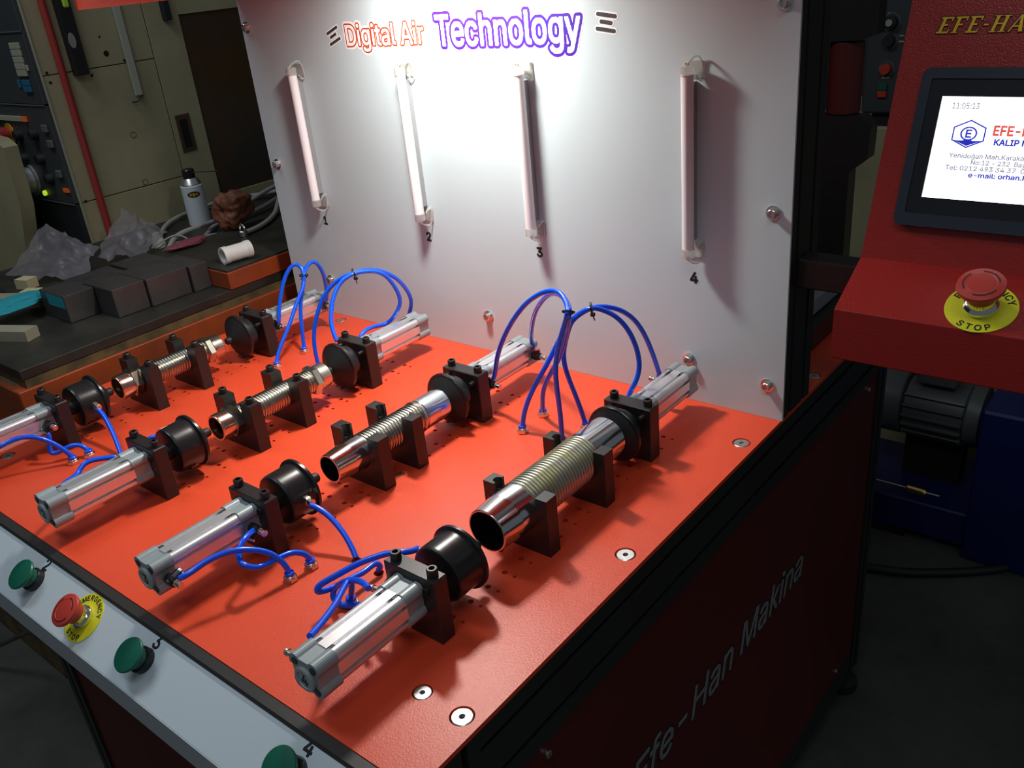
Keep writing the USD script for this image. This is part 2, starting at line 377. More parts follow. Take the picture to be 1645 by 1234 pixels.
bars = [LineString([a_, b_]).buffer(.0023, cap_style=3) for a_, b_ in (((-.8630, .5548), (-.8370, .5648)), ((-.8556, .5484), (-.8424, .5535)), ((-.8590, .5366), (-.8330, .5463)))]
bars += [LineString([a_, b_]).buffer(.0027, cap_style=1) for a_, b_ in (((-.2880, .5661), (-.2600, .5620)), ((-.2830, .5560), (-.2674, .5537)), ((-.2900, .5471), (-.2625, .5430)))]
part('sticker_border', onboard(unary_union([g1.buffer(.006), g2.buffer(.007)] + [b.buffer(.0022) for b in bars]), 0, .0002), 'sticker_white', board)
part('lettering_outline', onboard(g1.buffer(.0025), .0002, .0004), 'ink_orange', board, 'orange outlined lettering reading Digital Air')
part('lettering_fill', onboard(g1.buffer(.0002), .0004, .0006), 'sticker_white', board)
part('lettering_outline', onboard(g2.buffer(.0044), .0002, .0004), 'ink_purple', board, 'purple outlined lettering reading Technology')
part('lettering_fill', onboard(g2.buffer(.0003), .0004, .0006), 'sticker_white', board)
for b in bars: part('bar_mark', onboard(b, .0002, .0005), 'ink_char', board)
for x, z in ((-.018, .569), (-.023, .310), (-.0225, .054), (-.150, .070), (-.553, .070), (-1.095, .572), (-1.087, .311), (-.985, .076)):
    w = part('washer', lathe([(0, 0), (.0105, 0), (.0105, .0015), (0, .0015)], (x, 0, z), (0, -1, 0), 24), 'zinc', board)
    part('bolt_head', lathe([(0, .0015), (.0068, .0015), (.0068, .0085), (.0058, .0095), (.0036, .0095), (.0032, .0050), (0, .0050)], (x, 0, z), (0, -1, 0), 18), 'zinc', w)
# black posts and rails that carry the panel
fr = thing('panel_frame', 'black slotted aluminium posts holding the grey panel upright', 'frame', (-.555, .05, 0))
for x0, x1 in ((-.045, 0), (-1.112, -1.067)):
    part('post', ext(post_prof(x0, .0045, x1, .102), 'z', .0003, .86), 'black_anod', fr)
part('cross_rail', bx(-1.066, -.046, .0045, .05, .78, .86), 'black_anod', fr)
# hood with the lamp above the panel
hood = thing('lamp_hood', 'bright red sheet hood jutting out from the top of the grey panel', 'hood', (-.555, -.15, .634))
part('cheek', bx(-1.116, -1.110, -.312, -.0005, .634, .86), 'red_plain', hood)
part('cheek', bx(.0, .006, -.312, -.0005, .634, .86), 'red_plain', hood)
part('roof', bx(-1.116, .006, -.318, .10, .8605, .866), 'red_plain', hood)
part('valance', bx(-1.116, .006, -.318, -.3125, .70, .86), 'red_plain', hood)
lamp = thing('hood_lamp', 'slim white lamp under the red hood roof above the panel', 'lamp', (-.53, -.175, .80))
part('housing', bx(-.61, -.45, -.22, -.13, .80, .8602, .004), 'white_tube', lamp)

for x in (-.598, -.466): part('shade_plate', bx(x, x + .004, -.22, -.13, .708, .7998), 'black_plastic', lamp)
part('lamp_tube', cyl(.008, -.055, .055, (-.53, -.175, .75), (1, 0, 0), 16), 'lens', lamp)

# vertical white tubes with clear clips on the panel
for i in (1, 2, 3, 4):
    x = XC[i]
    t = thing('sight_tube', {1: 'slim white upright tube nearest the left edge of the grey panel', 2: 'slim white upright tube on the panel below the orange lettering', 3: 'slim white upright tube on the panel below the purple lettering', 4: 'slim white upright tube on the panel nearest its right edge'}[i], 'tube', (x, -.02, .243), 'white tubes on the panel')
    part('diffuser', cyl(.0085, .250, .489, (x, -.0175, 0)), 'white_tube', t)
    part('back_channel', bx(x - .0045, x + .0045, -.010, -.0003, .262, .478), 'alu_matte', t)
    for s, z0, z1 in ((1, .487, .500), (-1, .239, .252)):
        cpn = part('end_cap', lathe([(0, z0), (.0092, z0), (.0097, z0 + .001), (.0097, z1 - .001), (.0092, z1), (0, z1)], (x, -.0175, 0), (0, 0, 1), 28), 'clear_plastic', t)
        part('cap_pin', cyl(.003, min(z0, z1) - .004 if s < 0 else z1, z0 if s < 0 else z1 + .004, (x, -.0175, 0)), 'brass', cpn)
        part('clip', cat([tube(spline([(x + .004, -.025, (z0 if s < 0 else z1)), (x + .006, -.017, (z0 + z1) / 2 + s * .014), (x + .011, -.006, (z0 + z1) / 2 + s * .016), (x + .015, -.002, (z0 + z1) / 2), (x + .015, -.002, (z0 + z1) / 2 - s * .014), (x + .0105, -.012, z0 if s > 0 else z1)], 26), .0014, 8),
                          bx(x - .010, x + .016, -.0030, -.0003, z0 - .004, z1 + .004, .0008)]), 'clear_plastic', t)

# ---------------------------------------------------------------- the four test lines
def capshape(h=.0215, r=.0082):
    c = h - r
    s = [Point(sx * c, sz * c).buffer(r, quad_segs=6) for sx in (-1, 1) for sz in (-1, 1)]
    return unary_union(s + [sbox(-c, -h + .003, c, h - .003), sbox(-h + .003, -c, h - .003, c)]).buffer(.0012).buffer(-.0012)
def barrelshape():
    p = rrect(-.0197, -.0197, .0197, .0197, .0068)
    for k in range(4):
        q = unary_union([sbox(-.0112, .0145, -.0066, .021), sbox(.0066, .0145, .0112, .021)])
        p = p.difference(affinity.rotate(q, 90 * k, origin=(0, 0)))
    return p
CAP, BAR = capshape(), barrelshape()
def port_valve(t, x, y, z, sx, out, down=False):
    """speed controller screwed into the side of a cap: body, push-in collar pointing along out, adjusting screw outwards"""
    o = np.array(out, float); o /= np.linalg.norm(o); c = np.array([x + sx * .008, y, z])
    b = part('speed_controller', cat([cyl(.0062, 0, .015, (x, y, z), (sx, 0, 0), 16), lathe([(0, -.005), (.0058, -.005), (.0058, .012), (.005, .013), (0, .013)], c, o, 16)]), 'black_plastic', t)
    part('release_collar', lathe([(0, .012), (.0056, .012), (.0056, .015), (0, .015)], c, o, 16), 'nickel', b)
    part('adjusting_screw', cat([hexprism(.0046, .014, .018, (x, y, z), (sx, 0, 0)), cyl(.0032, .018, .0235, (x, y, z), (sx, 0, 0), 12), cyl(.0042, .0235, .027, (x, y, z), (sx, 0, 0), 12)]), 'nickel', b)
def cylinder(i, y_out, y_in, label, side, valves, numeral=None):
    """pneumatic cylinder: y_out is the free end, y_in the end bolted to the block"""
    x, z = XC[i], .053; s = 1 if y_in > y_out else -1
    lo, hi = min(y_out, y_in), max(y_out, y_in)
    t = thing('pneumatic_cylinder', label, 'pneumatic cylinder', (x, (lo + hi) / 2, z - .0215), 'pneumatic cylinders on the red deck')
    A = lambda p: affinity.translate(p, x, z)
    part('barrel', ext(A(BAR), 'y', lo + .024, hi - .024), 'alu', t)
    for a, b in ((lo, lo + .025), (hi - .025, hi)):
        m_ = ext(A(CAP), 'y', a, b)
        part('end_cap', m_, 'cap_grey', t)
    for a, b in ((lo + .0245, lo + .032), (hi - .032, hi - .0245)):
        part('groove_stop', cat([bx(x + k * .00885 - .0016, x + k * .00885 + .0016, a, b, z + .0155, z + .0192) for k in (-1, 1)]), 'pend_dark', t)
    for dx in (-1, 1):
        for dz in (-1, 1):
            part('tie_rod_screw', cyl(.0042, 0, .0012, (x + dx * .0133, y_out, z + dz * .0133), (0, -s, 0), 12), 'pend_black', t)
    bo = part('end_boss', lathe([(0, 0), (.0135, 0), (.0140, .0008), (.0140, .003), (.0130, .004), (.0100, .004), (.0095, .003), (0, .003)], (x, y_out, z - .002), (0, -s, 0), 32), 'cap_grey', t)
    if numeral:
        g = text_poly(numeral, .012, 2); b = g.bounds
        part('numeral', onplane(affinity.translate(g, -(b[0] + b[2]) / 2, -.006), frame([x, y_out - .003, z - .002], [1, 0, 0], [0, 0, 1], [0, -1, 0]), 0, .0003), 'ink', bo)
    for (yv, zv, out) in valves: port_valve(t, x + side * .0205, yv, zv, side, out)
    return t
def socket_bolt(x, y, z, t):
    b = part('socket_bolt', lathe([(0, 0), (.0062, 0), (.0062, .0085), (.0054, .0095), (.0034, .0095), (.0031, .0045), (0, .0045)], (x, y, z), (0, 0, 1), 18), 'black_steel', t)
def block(i, y0, y1, label):
    x = XC[i]; t = thing('mounting_block', label, 'mounting block', (x, (y0 + y1) / 2, 0), 'black mounting blocks')
    part('body', bx(x - .0375, x + .0375, y0, y1, 0, .0815, .0012), 'black_steel', t)
    for dx in (-.027, .027): socket_bolt(x + dx, (y0 + y1) / 2, .0815, t)
    for dx in (-.024, .024): part('face_bolt', lathe([(0, 0), (.0045, 0), (.0045, .003), (.0025, .003), (.0023, .001), (0, .001)], (x + dx, y0, .066), (0, -1, 0), 14), 'black_steel', t)
def head_front(i, y, label, side):
    """sealing head: y is the inner face of the block, it faces +y"""
    x, z = XC[i], .050
    t = thing('sealing_head', label, 'sealing head', (x, y + .04, z - .04), 'black sealing heads')
    part('stem', cyl(.0115, .0003, .019, (x, y, z), (0, 1, 0), 24), 'black_steel', t)
    part('cup', lathe([(0, .0175), (.0300, .0175), (.0338, .0195), (.0352, .0235), (.0352, .0500), (.0362, .0545), (.0402, .0565), (.0402, .0600), (.0385, .0615), (0, .0615)], (x, y, z), (0, 1, 0), 64), 'black_plastic', t)
    part('cone', lathe([(0, .0610), (.0350, .0610), (.0345, .0630), (.0100, .0770), (.0070, .0780), (.0068, .0860), (.0055, .0880), (0, .0880)], (x, y, z), (0, 1, 0), 48), 'black_rubber', t)
    part('hose_nipple', cat([hexprism(.0062, .034, .043, (x, y + .039, z + .003), (side, 0, 0)), cyl(.0048, .043, .050, (x, y + .039, z + .003), (side, 0, 0), 16)]), 'nickel', t)
def head_rear(i, y, label):
    """faces -y, y is the face of the block"""
    x, z = XC[i], .050 if i != 4 else .052
    t = thing('sealing_head', label, 'sealing head', (x, y - .03, z - .041), 'black sealing heads')
    part('stem', cyl(.0115, .0003, .010, (x, y, z), (0, -1, 0), 24), 'black_steel', t)
    part('cup', lathe([(0, .008), (.024, .008), (.028, .010), (.0295, .014), (.0300, .026), (.0385, .0290), (.0412, .0305), (.0412, .0345), (.040, .0360), (0, .0360)], (x, y, z), (0, -1, 0), 64), 'black_plastic', t)
    part('cone', lathe([(0, .0355), (.0385, .0355), (.0100, .0520), (.0070, .0530), (.0068, .0600), (.0055, .0620), (0, .0620)], (x, y, z), (0, -1, 0), 48), 'black_rubber', t)
    for a in (.6, 2.4): part('screw', cyl(.003, .0003, .010, (x + .033 * math.cos(a), y, z + .033 * math.sin(a)), (0, -1, 0), 10), 'black_steel', t)
def bracket(i, y0, y1, label, opening, bolts, notch):
    x = XC[i] - .0025; zc = ZA[i]; r = opening
    o = sbox(x - .048, 0, x + .048, .079)
    o = o.difference(Point(x, zc).buffer(r, quad_segs=14)).difference(sbox(x - r, zc, x + r, .1))
    if bolts:
        o = sbox(x - .048, 0, x + .048, .079).difference(Point(x, zc).buffer(r, quad_segs=14)).difference(sbox(x - r, zc, x + r, .1))
    mm = ext(o, 'y', y0, y1)
    for sx in notch:
        mm = diff(mm, cyl(.0062, .062, .1, (x + sx * (r + .001), (y0 + y1) / 2, 0), n=24))
    t = thing('support_bracket', label, 'support bracket', (x, (y0 + y1) / 2, 0), 'black forked brackets under the flexible pipes')
    part('fork', mm, 'black_steel', t)
    if bolts:
        for sx in (-1, 1): socket_bolt(x + sx * (r + (.048 - r) / 2), (y0 + y1) / 2, .079, t)
def bellows(y0, y1, r, amp, pitch, wall=.0012):
    k = round((y1 - y0) / pitch); out = []
    tt = np.linspace(0, k, k * 8 + 1); o = [(r + amp * (abs(math.cos(math.pi * q)) ** .8 * 2 - 1), y0 + (y1 - y0) * q / k) for q in tt]
    return o + [(r - amp - wall, y1), (r - amp - wall, y0)]
def pipe(i, label, spec):
    x, z = XC[i], ZA[i]
    t = thing('flexible_pipe', label, 'flexible pipe', (x, -.39, z - .03), 'flexible metal pipes on the forked brackets')
    for nm, mt, prof_ in spec:
        part(nm, lathe(prof_, (x, 0, z), (0, 1, 0), 6 if nm == 'hex_nut' else 56, closed=True), mt, t)
NTH = {1: 'leftmost test line', 2: 'second test line from the left', 3: 'third test line from the left', 4: 'rightmost test line'}
for i in (1, 2, 3, 4):
    side = 1 if i in (1, 3) else -1; n = NTH[i]; x = XC[i]
    zv = .050
    cylinder(i, -.765, -.6225, f'silver square pneumatic cylinder at the console end of the {n}', side, [(-.752, zv, (0, 1, .35)), (-.636, zv, (0, -.6, -.6) if side > 0 else (0, .7, .5))], str(i))
    block(i, -.622, -.602, f'black block holding the front cylinder of the {n}')
    head_front(i, -.602, f'black sealing cup pointing away from the console on the {n}', side)
    d = .028 if i == 4 else 0
    cylinder(i, -.053 + d * .9, -.1975 + d, f'silver square pneumatic cylinder at the panel end of the {n}', side, [({1: -.066, 2: -.060, 3: -.066, 4: -.0535}[i], zv, (0, 0, 1)), ({1: -.185, 2: -.185, 3: -.185, 4: -.146}[i], zv, (0, 0, 1))])
    block(i, -.222 + d, -.198 + d, f'black block holding the rear cylinder of the {n}')
    head_rear(i, -.222 + d, f'black cone faced sealing disc facing the console on the {n}')
for i in (1, 2):
    bracket(i, -.4655, -.4455, f'bolted black fork under the near end of the pipe, {NTH[i]}', .0215, True, ())
    bracket(i, -.3745, -.3545, f'bolted black fork under the far end of the pipe, {NTH[i]}', .0215, True, ())
bracket(3, -.441, -.421, f'notched black fork under the near end of the pipe, {NTH[3]}', .0265, False, (-1,))
bracket(3, -.3745, -.3545, f'notched black fork under the far end of the pipe, {NTH[3]}', .0265, False, (-1, 1))
bracket(4, -.4405, -.4205, f'notched black fork under the near end of the pipe, {NTH[4]}', .0315, False, (-1,))
bracket(4, -.319, -.299, f'notched black fork under the far end of the pipe, {NTH[4]}', .0315, False, (-1,))
for i, dy in ((1, -.002), (2, 0)):
    a, b = -.502 + dy, -.288 + dy
    if i == 1: b = -.300
    pipe(i, ('slim shiny flexible metal pipe with hex nuts on the leftmost test line', 'slim flexible metal pipe with hex nuts on the second test line from the left')[i - 1], [
        ('collar', 'steel_nut', [(.0180, a), (.0205, a), (.0215, a + .002), (.0215, a + .022), (.0180, a + .022)]),
        ('hex_nut', 'steel_nut', [(.017, a + .0215), (.0235, a + .0215), (.0252, a + .0235), (.0252, a + .036), (.0235, a + .038), (.017, a + .038)]),
        ('bellows', 'steel_yellow', bellows(a + .0375, b - .0335, .0188, .0013, .0052)),
        ('hex_nut', 'steel_nut', [(.017, b - .034), (.0235, b - .034), (.0252, b - .032), (.0252, b - .022), (.0235, b - .020), (.017, b - .020)]),
        ('collar', 'steel_nut', [(.0180, b - .0205), (.0215, b - .0205), (.0215, b - .002), (.0205, b), (.0180, b)])])
pipe(3, 'flexible metal pipe with plain chromed collars on the third test line from the left', [
    ('collar', 'chrome', [(.0185, -.493), (.0200, -.493), (.0206, -.4922), (.0232, -.462), (.0236, -.459), (.0236, -.435), (.0185, -.435)]),
    ('bellows', 'steel_yellow', bellows(-.4355, -.327, .0222, .0014, .0054)),
    ('groove_ring', 'steel_yellow', [(.018, -.3275), (.0242, -.3275), (.0248, -.326), (.0242, -.3225), (.0225, -.3215), (.0225, -.319), (.018, -.319)]),
    ('collar', 'chrome', [(.0185, -.3195), (.0232, -.3195), (.0238, -.318), (.0238, -.2735), (.0230, -.2715), (.0185, -.2715)])])
pipe(4, 'thickest flexible metal pipe with yellow chalk marks on the rightmost test line', [
    ('collar', 'chrome', [(.0255, -.497), (.0270, -.497), (.0277, -.496), (.0298, -.466), (.0302, -.464), (.0302, -.436), (.0255, -.436)]),
    ('bellows', 'steel_chalk', bellows(-.4365, -.3045, .0288, .0015, .0055)),
    ('collar', 'chrome', [(.0255, -.305), (.0290, -.305), (.0298, -.303), (.0298, -.246), (.0290, -.244), (.0255, -.244)])])

# ---------------------------------------------------------------- blue air hoses
HOSES = {
 'r3a': [(-0.3960, -0.1850, 0.0550), (-0.3863, -0.1850, 0.0690), (-0.3746, -0.1894, 0.0979), (-0.3505, -0.1946, 0.1428), (-0.3199, -0.1980, 0.1838), (-0.2887, -0.2002, 0.2140), (-0.2523, -0.2028, 0.2338), (-0.2286, -0.2086, 0.2349), (-0.2096, -0.2226, 0.2285), (-0.1993, -0.2350, 0.2235), (-0.2055, -0.2341, 0.2068), (-0.2181, -0.2334, 0.1749), (-0.2294, -0.2310, 0.1349), (-0.2354, -0.2235, 0.0855), (-0.2431, -0.2125, 0.0040)],
 'r3b': [(-0.3960, -0.0660, 0.0550), (-0.4048, -0.0650, 0.0717), (-0.3852, -0.0879, 0.1047), (-0.3528, -0.1168, 0.1484), (-0.3186, -0.1409, 0.1838), (-0.2820, -0.1621, 0.2105), (-0.2495, -0.1814, 0.2201), (-0.2165, -0.2103, 0.2230), (-0.1970, -0.2350, 0.2239), (-0.2138, -0.2192, 0.1913), (-0.2534, -0.1941, 0.1255), (-0.2886, -0.1804, 0.0771), (-0.3058, -0.1706, 0.0445), (-0.3203, -0.1558, 0.0040)],
 'r4a': [(-0.1695, -0.1460, 0.0550), (-0.1700, -0.1390, 0.0679), (-0.1644, -0.1313, 0.0843), (-0.1619, -0.1243, 0.1071), (-0.1678, -0.1228, 0.1367), (-0.1784, -0.1270, 0.1629), (-0.1925, -0.1370, 0.1838), (-0.2066, -0.1510, 0.1961), (-0.2136, -0.1600, 0.1993), (-0.2267, -0.1645, 0.1922), (-0.2407, -0.1705, 0.1789), (-0.2483, -0.1744, 0.1591), (-0.2548, -0.1775, 0.1298), (-0.2538, -0.1752, 0.0992), (-0.2470, -0.1672, 0.0596), (-0.2381, -0.1576, 0.0040)],
 'r4b': [(-0.1695, -0.0535, 0.0550), (-0.1700, -0.0576, 0.0678), (-0.1738, -0.0666, 0.0992), (-0.1798, -0.0794, 0.1355), (-0.1882, -0.0956, 0.1649), (-0.1996, -0.1183, 0.1856), (-0.2096, -0.1428, 0.1963), (-0.2148, -0.1600, 0.1991), (-0.2290, -0.1648, 0.1919), (-0.2410, -0.1700, 0.1808), (-0.2552, -0.1771, 0.1588), (-0.2721, -0.1864, 0.1230), (-0.2932, -0.1986, 0.0816), (-0.3085, -0.2083, 0.0440), (-0.3157, -0.2136, 0.0040)],
 'r1a': [(-0.9345, -0.1850, 0.0550), (-0.9281, -0.1850, 0.0617), (-0.9304, -0.1769, 0.0827), (-0.9312, -0.1624, 0.1146), (-0.9273, -0.1444, 0.1459), (-0.9166, -0.1299, 0.1590), (-0.9046, -0.1259, 0.1522), (-0.8979, -0.1300, 0.1399), (-0.8911, -0.1395, 0.1240), (-0.8889, -0.1599, 0.1021), (-0.8844, -0.1920, 0.0666), (-0.8812, -0.2277, 0.0292), (-0.8737, -0.2463, 0.0040)],
 'r1b': [(-0.9345, -0.0660, 0.0550), (-0.9274, -0.0650, 0.0664), (-0.9150, -0.0697, 0.1045), (-0.9089, -0.0788, 0.1365), (-0.9098, -0.0922, 0.1536), (-0.9072, -0.1108, 0.1507), (-0.8951, -0.1300, 0.1403), (-0.8951, -0.1412, 0.1130), (-0.8952, -0.1519, 0.0871), (-0.8895, -0.1634, 0.0475), (-0.8817, -0.1748, 0.0040)],
 'r2a': [(-0.7045, -0.0600, 0.0550), (-0.7100, -0.0478, 0.0645), (-0.6986, -0.0490, 0.0940), (-0.6976, -0.0614, 0.1251), (-0.7010, -0.0807, 0.1502), (-0.7064, -0.1076, 0.1691), (-0.7101, -0.1329, 0.1781), (-0.7116, -0.1600, 0.1812), (-0.7355, -0.1760, 0.1697), (-0.7552, -0.1932, 0.1490), (-0.7661, -0.2072, 0.1214), (-0.7731, -0.2209, 0.0837), (-0.7718, -0.2286, 0.0445), (-0.7641, -0.2310, 0.0040)],
 'r2b': [(-0.7045, -0.1850, 0.0550), (-0.7060, -0.1500, 0.0750), (-0.7100, -0.1080, 0.0668), (-0.6911, -0.0995, 0.0848), (-0.6790, -0.0938, 0.1094), (-0.6799, -0.0992, 0.1388), (-0.6871, -0.1134, 0.1656), (-0.6957, -0.1334, 0.1776), (-0.7045, -0.1650, 0.1819), (-0.7151, -0.1846, 0.1739), (-0.7179, -0.2024, 0.1580), (-0.7137, -0.2197, 0.1348), (-0.7057, -0.2316, 0.1138), (-0.6889, -0.2400, 0.0882)],
 'f3a': [(-0.3955, -0.7480, 0.0500), (-0.3850, -0.7359, 0.0538), (-0.3814, -0.7173, 0.0576), (-0.3755, -0.6974, 0.0593), (-0.3679, -0.6794, 0.0570), (-0.3587, -0.6634, 0.0503), (-0.3501, -0.6514, 0.0408), (-0.3427, -0.6437, 0.0272), (-0.3389, -0.6409, 0.0162), (-0.3373, -0.6409, 0.0040)],
 'f3b': [(-0.3955, -0.6370, 0.0500), (-0.3800, -0.6650, 0.0556), (-0.3756, -0.6746, 0.0508), (-0.3677, -0.6818, 0.0451), (-0.3550, -0.6827, 0.0419), (-0.3512, -0.6731, 0.0347), (-0.3482, -0.6594, 0.0320), (-0.3456, -0.6404, 0.0313), (-0.3424, -0.6261, 0.0291), (-0.3381, -0.6157, 0.0226), (-0.3353, -0.6110, 0.0142), (-0.3352, -0.6103, 0.0040)],
 'f3c': [(-0.3750, -0.5667, 0.0519), (-0.3568, -0.5626, 0.0463), (-0.3364, -0.5619, 0.0354), (-0.3185, -0.5641, 0.0229), (-0.3056, -0.5675, 0.0121), (-0.2971, -0.5710, 0.0040)],
 'f4c': [(-0.1890, -0.5630, 0.0550), (-0.1903, -0.5825, 0.0621), (-0.2043, -0.5942, 0.0619), (-0.2160, -0.6056, 0.0590), (-0.2274, -0.6176, 0.0546), (-0.2430, -0.6360, 0.0456), (-0.2546, -0.6501, 0.0382), (-0.2589, -0.6564, 0.0336), (-0.2586, -0.6583, 0.0300), (-0.2573, -0.6521, 0.0263), (-0.2561, -0.6376, 0.0225), (-0.2551, -0.6161, 0.0191), (-0.2540, -0.5923, 0.0162), (-0.2540, -0.5761, 0.0158), (-0.2525, -0.5718, 0.0113), (-0.2552, -0.5726, 0.0040)],
 'f4a': [(-0.1800, -0.6466, 0.0597), (-0.1977, -0.6412, 0.0571), (-0.2159, -0.6395, 0.0507), (-0.2374, -0.6399, 0.0372), (-0.2533, -0.6406, 0.0200), (-0.2523, -0.6437, 0.0140), (-0.2468, -0.6430, 0.0079), (-0.2407, -0.6401, 0.0043), (-0.2130, -0.6320, 0.0120), (-0.2050, -0.6280, 0.0040)],
 'f4b': [(-0.1680, -0.7351, 0.0665), (-0.1779, -0.7165, 0.0608), (-0.1906, -0.6936, 0.0552), (-0.2023, -0.6732, 0.0514), (-0.2124, -0.6575, 0.0496), (-0.2197, -0.6448, 0.0481), (-0.2219, -0.6394, 0.0469), (-0.2228, -0.6368, 0.0420), (-0.2291, -0.6341, 0.0261), (-0.2380, -0.6309, 0.0040)],
 'f1a': [(-0.9250, -0.7320, 0.0529), (-0.9150, -0.7191, 0.0593), (-0.9107, -0.6974, 0.0622), (-0.9035, -0.6788, 0.0585), (-0.8945, -0.6630, 0.0478), (-0.8847, -0.6494, 0.0302), (-0.8788, -0.6424, 0.0157), (-0.8767, -0.6410, 0.0040)],
 'f1b': [(-0.9150, -0.6504, 0.0466), (-0.9123, -0.6526, 0.0339), (-0.9100, -0.6564, 0.0182), (-0.9064, -0.6532, 0.0158), (-0.9015, -0.6455, 0.0170), (-0.8939, -0.6315, 0.0209), (-0.8845, -0.6202, 0.0191), (-0.8778, -0.6160, 0.0115), (-0.8742, -0.6155, 0.0040)],
 'f1c': [(-0.9200, -0.5663, 0.0498), (-0.9044, -0.5654, 0.0460), (-0.8793, -0.5706, 0.0337), (-0.8545, -0.5780, 0.0202), (-0.8334, -0.5857, 0.0080), (-0.8265, -0.5882, 0.0040)],
 'f2a': [(-0.7045, -0.7350, 0.0550), (-0.7220, -0.7120, 0.0550), (-0.7400, -0.6881, 0.0506), (-0.7428, -0.6781, 0.0563), (-0.7416, -0.6658, 0.0584), (-0.7359, -0.6477, 0.0551), (-0.7300, -0.6327, 0.0500), (-0.7330, -0.6200, 0.0300), (-0.7350, -0.6150, 0.0040)],
 'f2c': [(-0.7240, -0.5630, 0.0530), (-0.7261, -0.5773, 0.0568), (-0.7316, -0.5839, 0.0538), (-0.7350, -0.5888, 0.0507), (-0.7480, -0.6000, 0.0350), (-0.7500, -0.6040, 0.0040)]}
HL = {
 'r3a': 'left hose of the arch above the third line, from its block side valve',
 'r3b': 'right hose of the arch above the third line, from its panel side valve',
 'r4a': 'inner hose of the arch above the rightmost line, from its block side valve',
 'r4b': 'outer hose of the arch above the rightmost line, from its panel side valve',
 'r1a': 'blue hose from the block side rear valve of the leftmost line',
 'r1b': 'blue hose from the panel side rear valve of the leftmost line',
 'r2a': 'outer of two blue hoses in the big round loop on the second test line',
 'r2b': 'inner of two blue hoses in the big round loop on the second test line',
 'f3a': 'blue hose bowing from the numbered end of the front cylinder, third line',
 'f3b': 'blue hose curling under its neighbour beside the front block on the third line',
 'f3c': 'short blue hose from the sealing cup of the third line into the deck',
 'f4c': 'blue hose folded in a flat hairpin from the sealing cup of the rightmost line',
 'f4a': 'small blue hose loop left of the front cylinder on the rightmost line',
 'f4b': 'blue hose from the free end of the front cylinder on the rightmost line',
 'f1a': 'blue hose coming in from the left edge beside the leftmost front cylinder',
 'f1b': 'short kinked blue hose beside the front block of the leftmost line',
 'f1c': 'straight sloping blue hose from the sealing cup of the leftmost line',
 'f2a': 'blue hose arch half hidden behind the front cylinder of the second line',
 'f2c': 'short blue hose showing between front block and sealing cup of the second line'}
for k, P in HOSES.items():
    single('air_hose', tube(spline(P, 90), .0037, 12), 'hose_blue', HL[k], 'hose', 'blue air hoses', smooth=60)
FITS = {'r3a': 'behind the third test line', 'r3b': 'nearest the panel, right of the third line', 'r4a': 'hidden beside the rear block of the rightmost line', 'r4b': 'with the longest hose left of the rightmost pipe',
        'r1a': 'behind the far bracket bolt of the second line', 'r1b': 'at the hose foot beside the leftmost rear cylinder', 'f3a': 'below the third front block, nearer the console', 'f3b': 'below the third front block, farther from the console',
        'f1a': 'below the leftmost front block, nearer the console', 'f1b': 'below the leftmost front block, farther from the console', 'f4b': 'left of the front cylinder on the rightmost line', 'f4a': 'under the small hose loop on the rightmost line'}
for k, w in FITS.items():
    x, y, _ = HOSES[k][-1]
    t = thing('bulkhead_fitting', f'nickel hose fitting in the deck {w}', 'hose fitting', (x, y, 0), 'nickel fittings in the deck')
    part('hex_nut', hexprism(.0092, 0, .0055, (x, y, 0)), 'nickel', t)
    part('sleeve', cyl(.0068, .0055, .0085, (x, y, 0), n=20), 'nickel', t)
    part('release_ring', cyl(.0060, .0085, .0125, (x, y, 0), n=20), 'hose_blue', t)
def tie(name_pts, d, label):
    c = np.array(name_pts, float); d = np.array(d, float); d /= np.linalg.norm(d)
    u = np.cross(d, [0, 0, 1.0]) if abs(d[2]) < .9 else np.cross(d, [0, 1.0, 0]); u /= np.linalg.norm(u); w = np.cross(d, u)
    ring = lathe([(.0080, -.0013), (.0088, -.0013), (.0088, .0013), (.0080, .0013)], c, d, 20, closed=True)
    t = thing('cable_tie', label, 'cable tie', c, 'black cable ties round the hoses')
    part('loop', ring, 'black_plastic', t)
    part('locking_head', bx(*np.ravel(np.c_[c + w * .0095 - .0025, c + w * .0095 + .0025])), 'black_plastic', t)
    part('tail', tube([c + w * .009, c + w * .016 + u * .004, c + w * .022 + u * .010], .0011, 6), 'black_plastic', t)
for k, l in (('r3', 'black cable tie binding the hose pair above the third test line'), ('r4', 'black cable tie at the top of the hose arch of the rightmost line'), ('r1', 'black cable tie where two hoses meet on the leftmost line'), ('r2', 'black cable tie on top of the big hose loop of the second line')):
    i = {'r3': (9, 8), 'r4': (8, 7), 'r1': (7, 6), 'r2': (7, 8)}[k]
    A, B = np.array(HOSES[k + 'a']), np.array(HOSES[k + 'b'])
    a, b = A[i[0]], B[i[1]]; dd = A[i[0] + 1] - A[i[0] - 1]
    tie((a + b) / 2, dd, l)

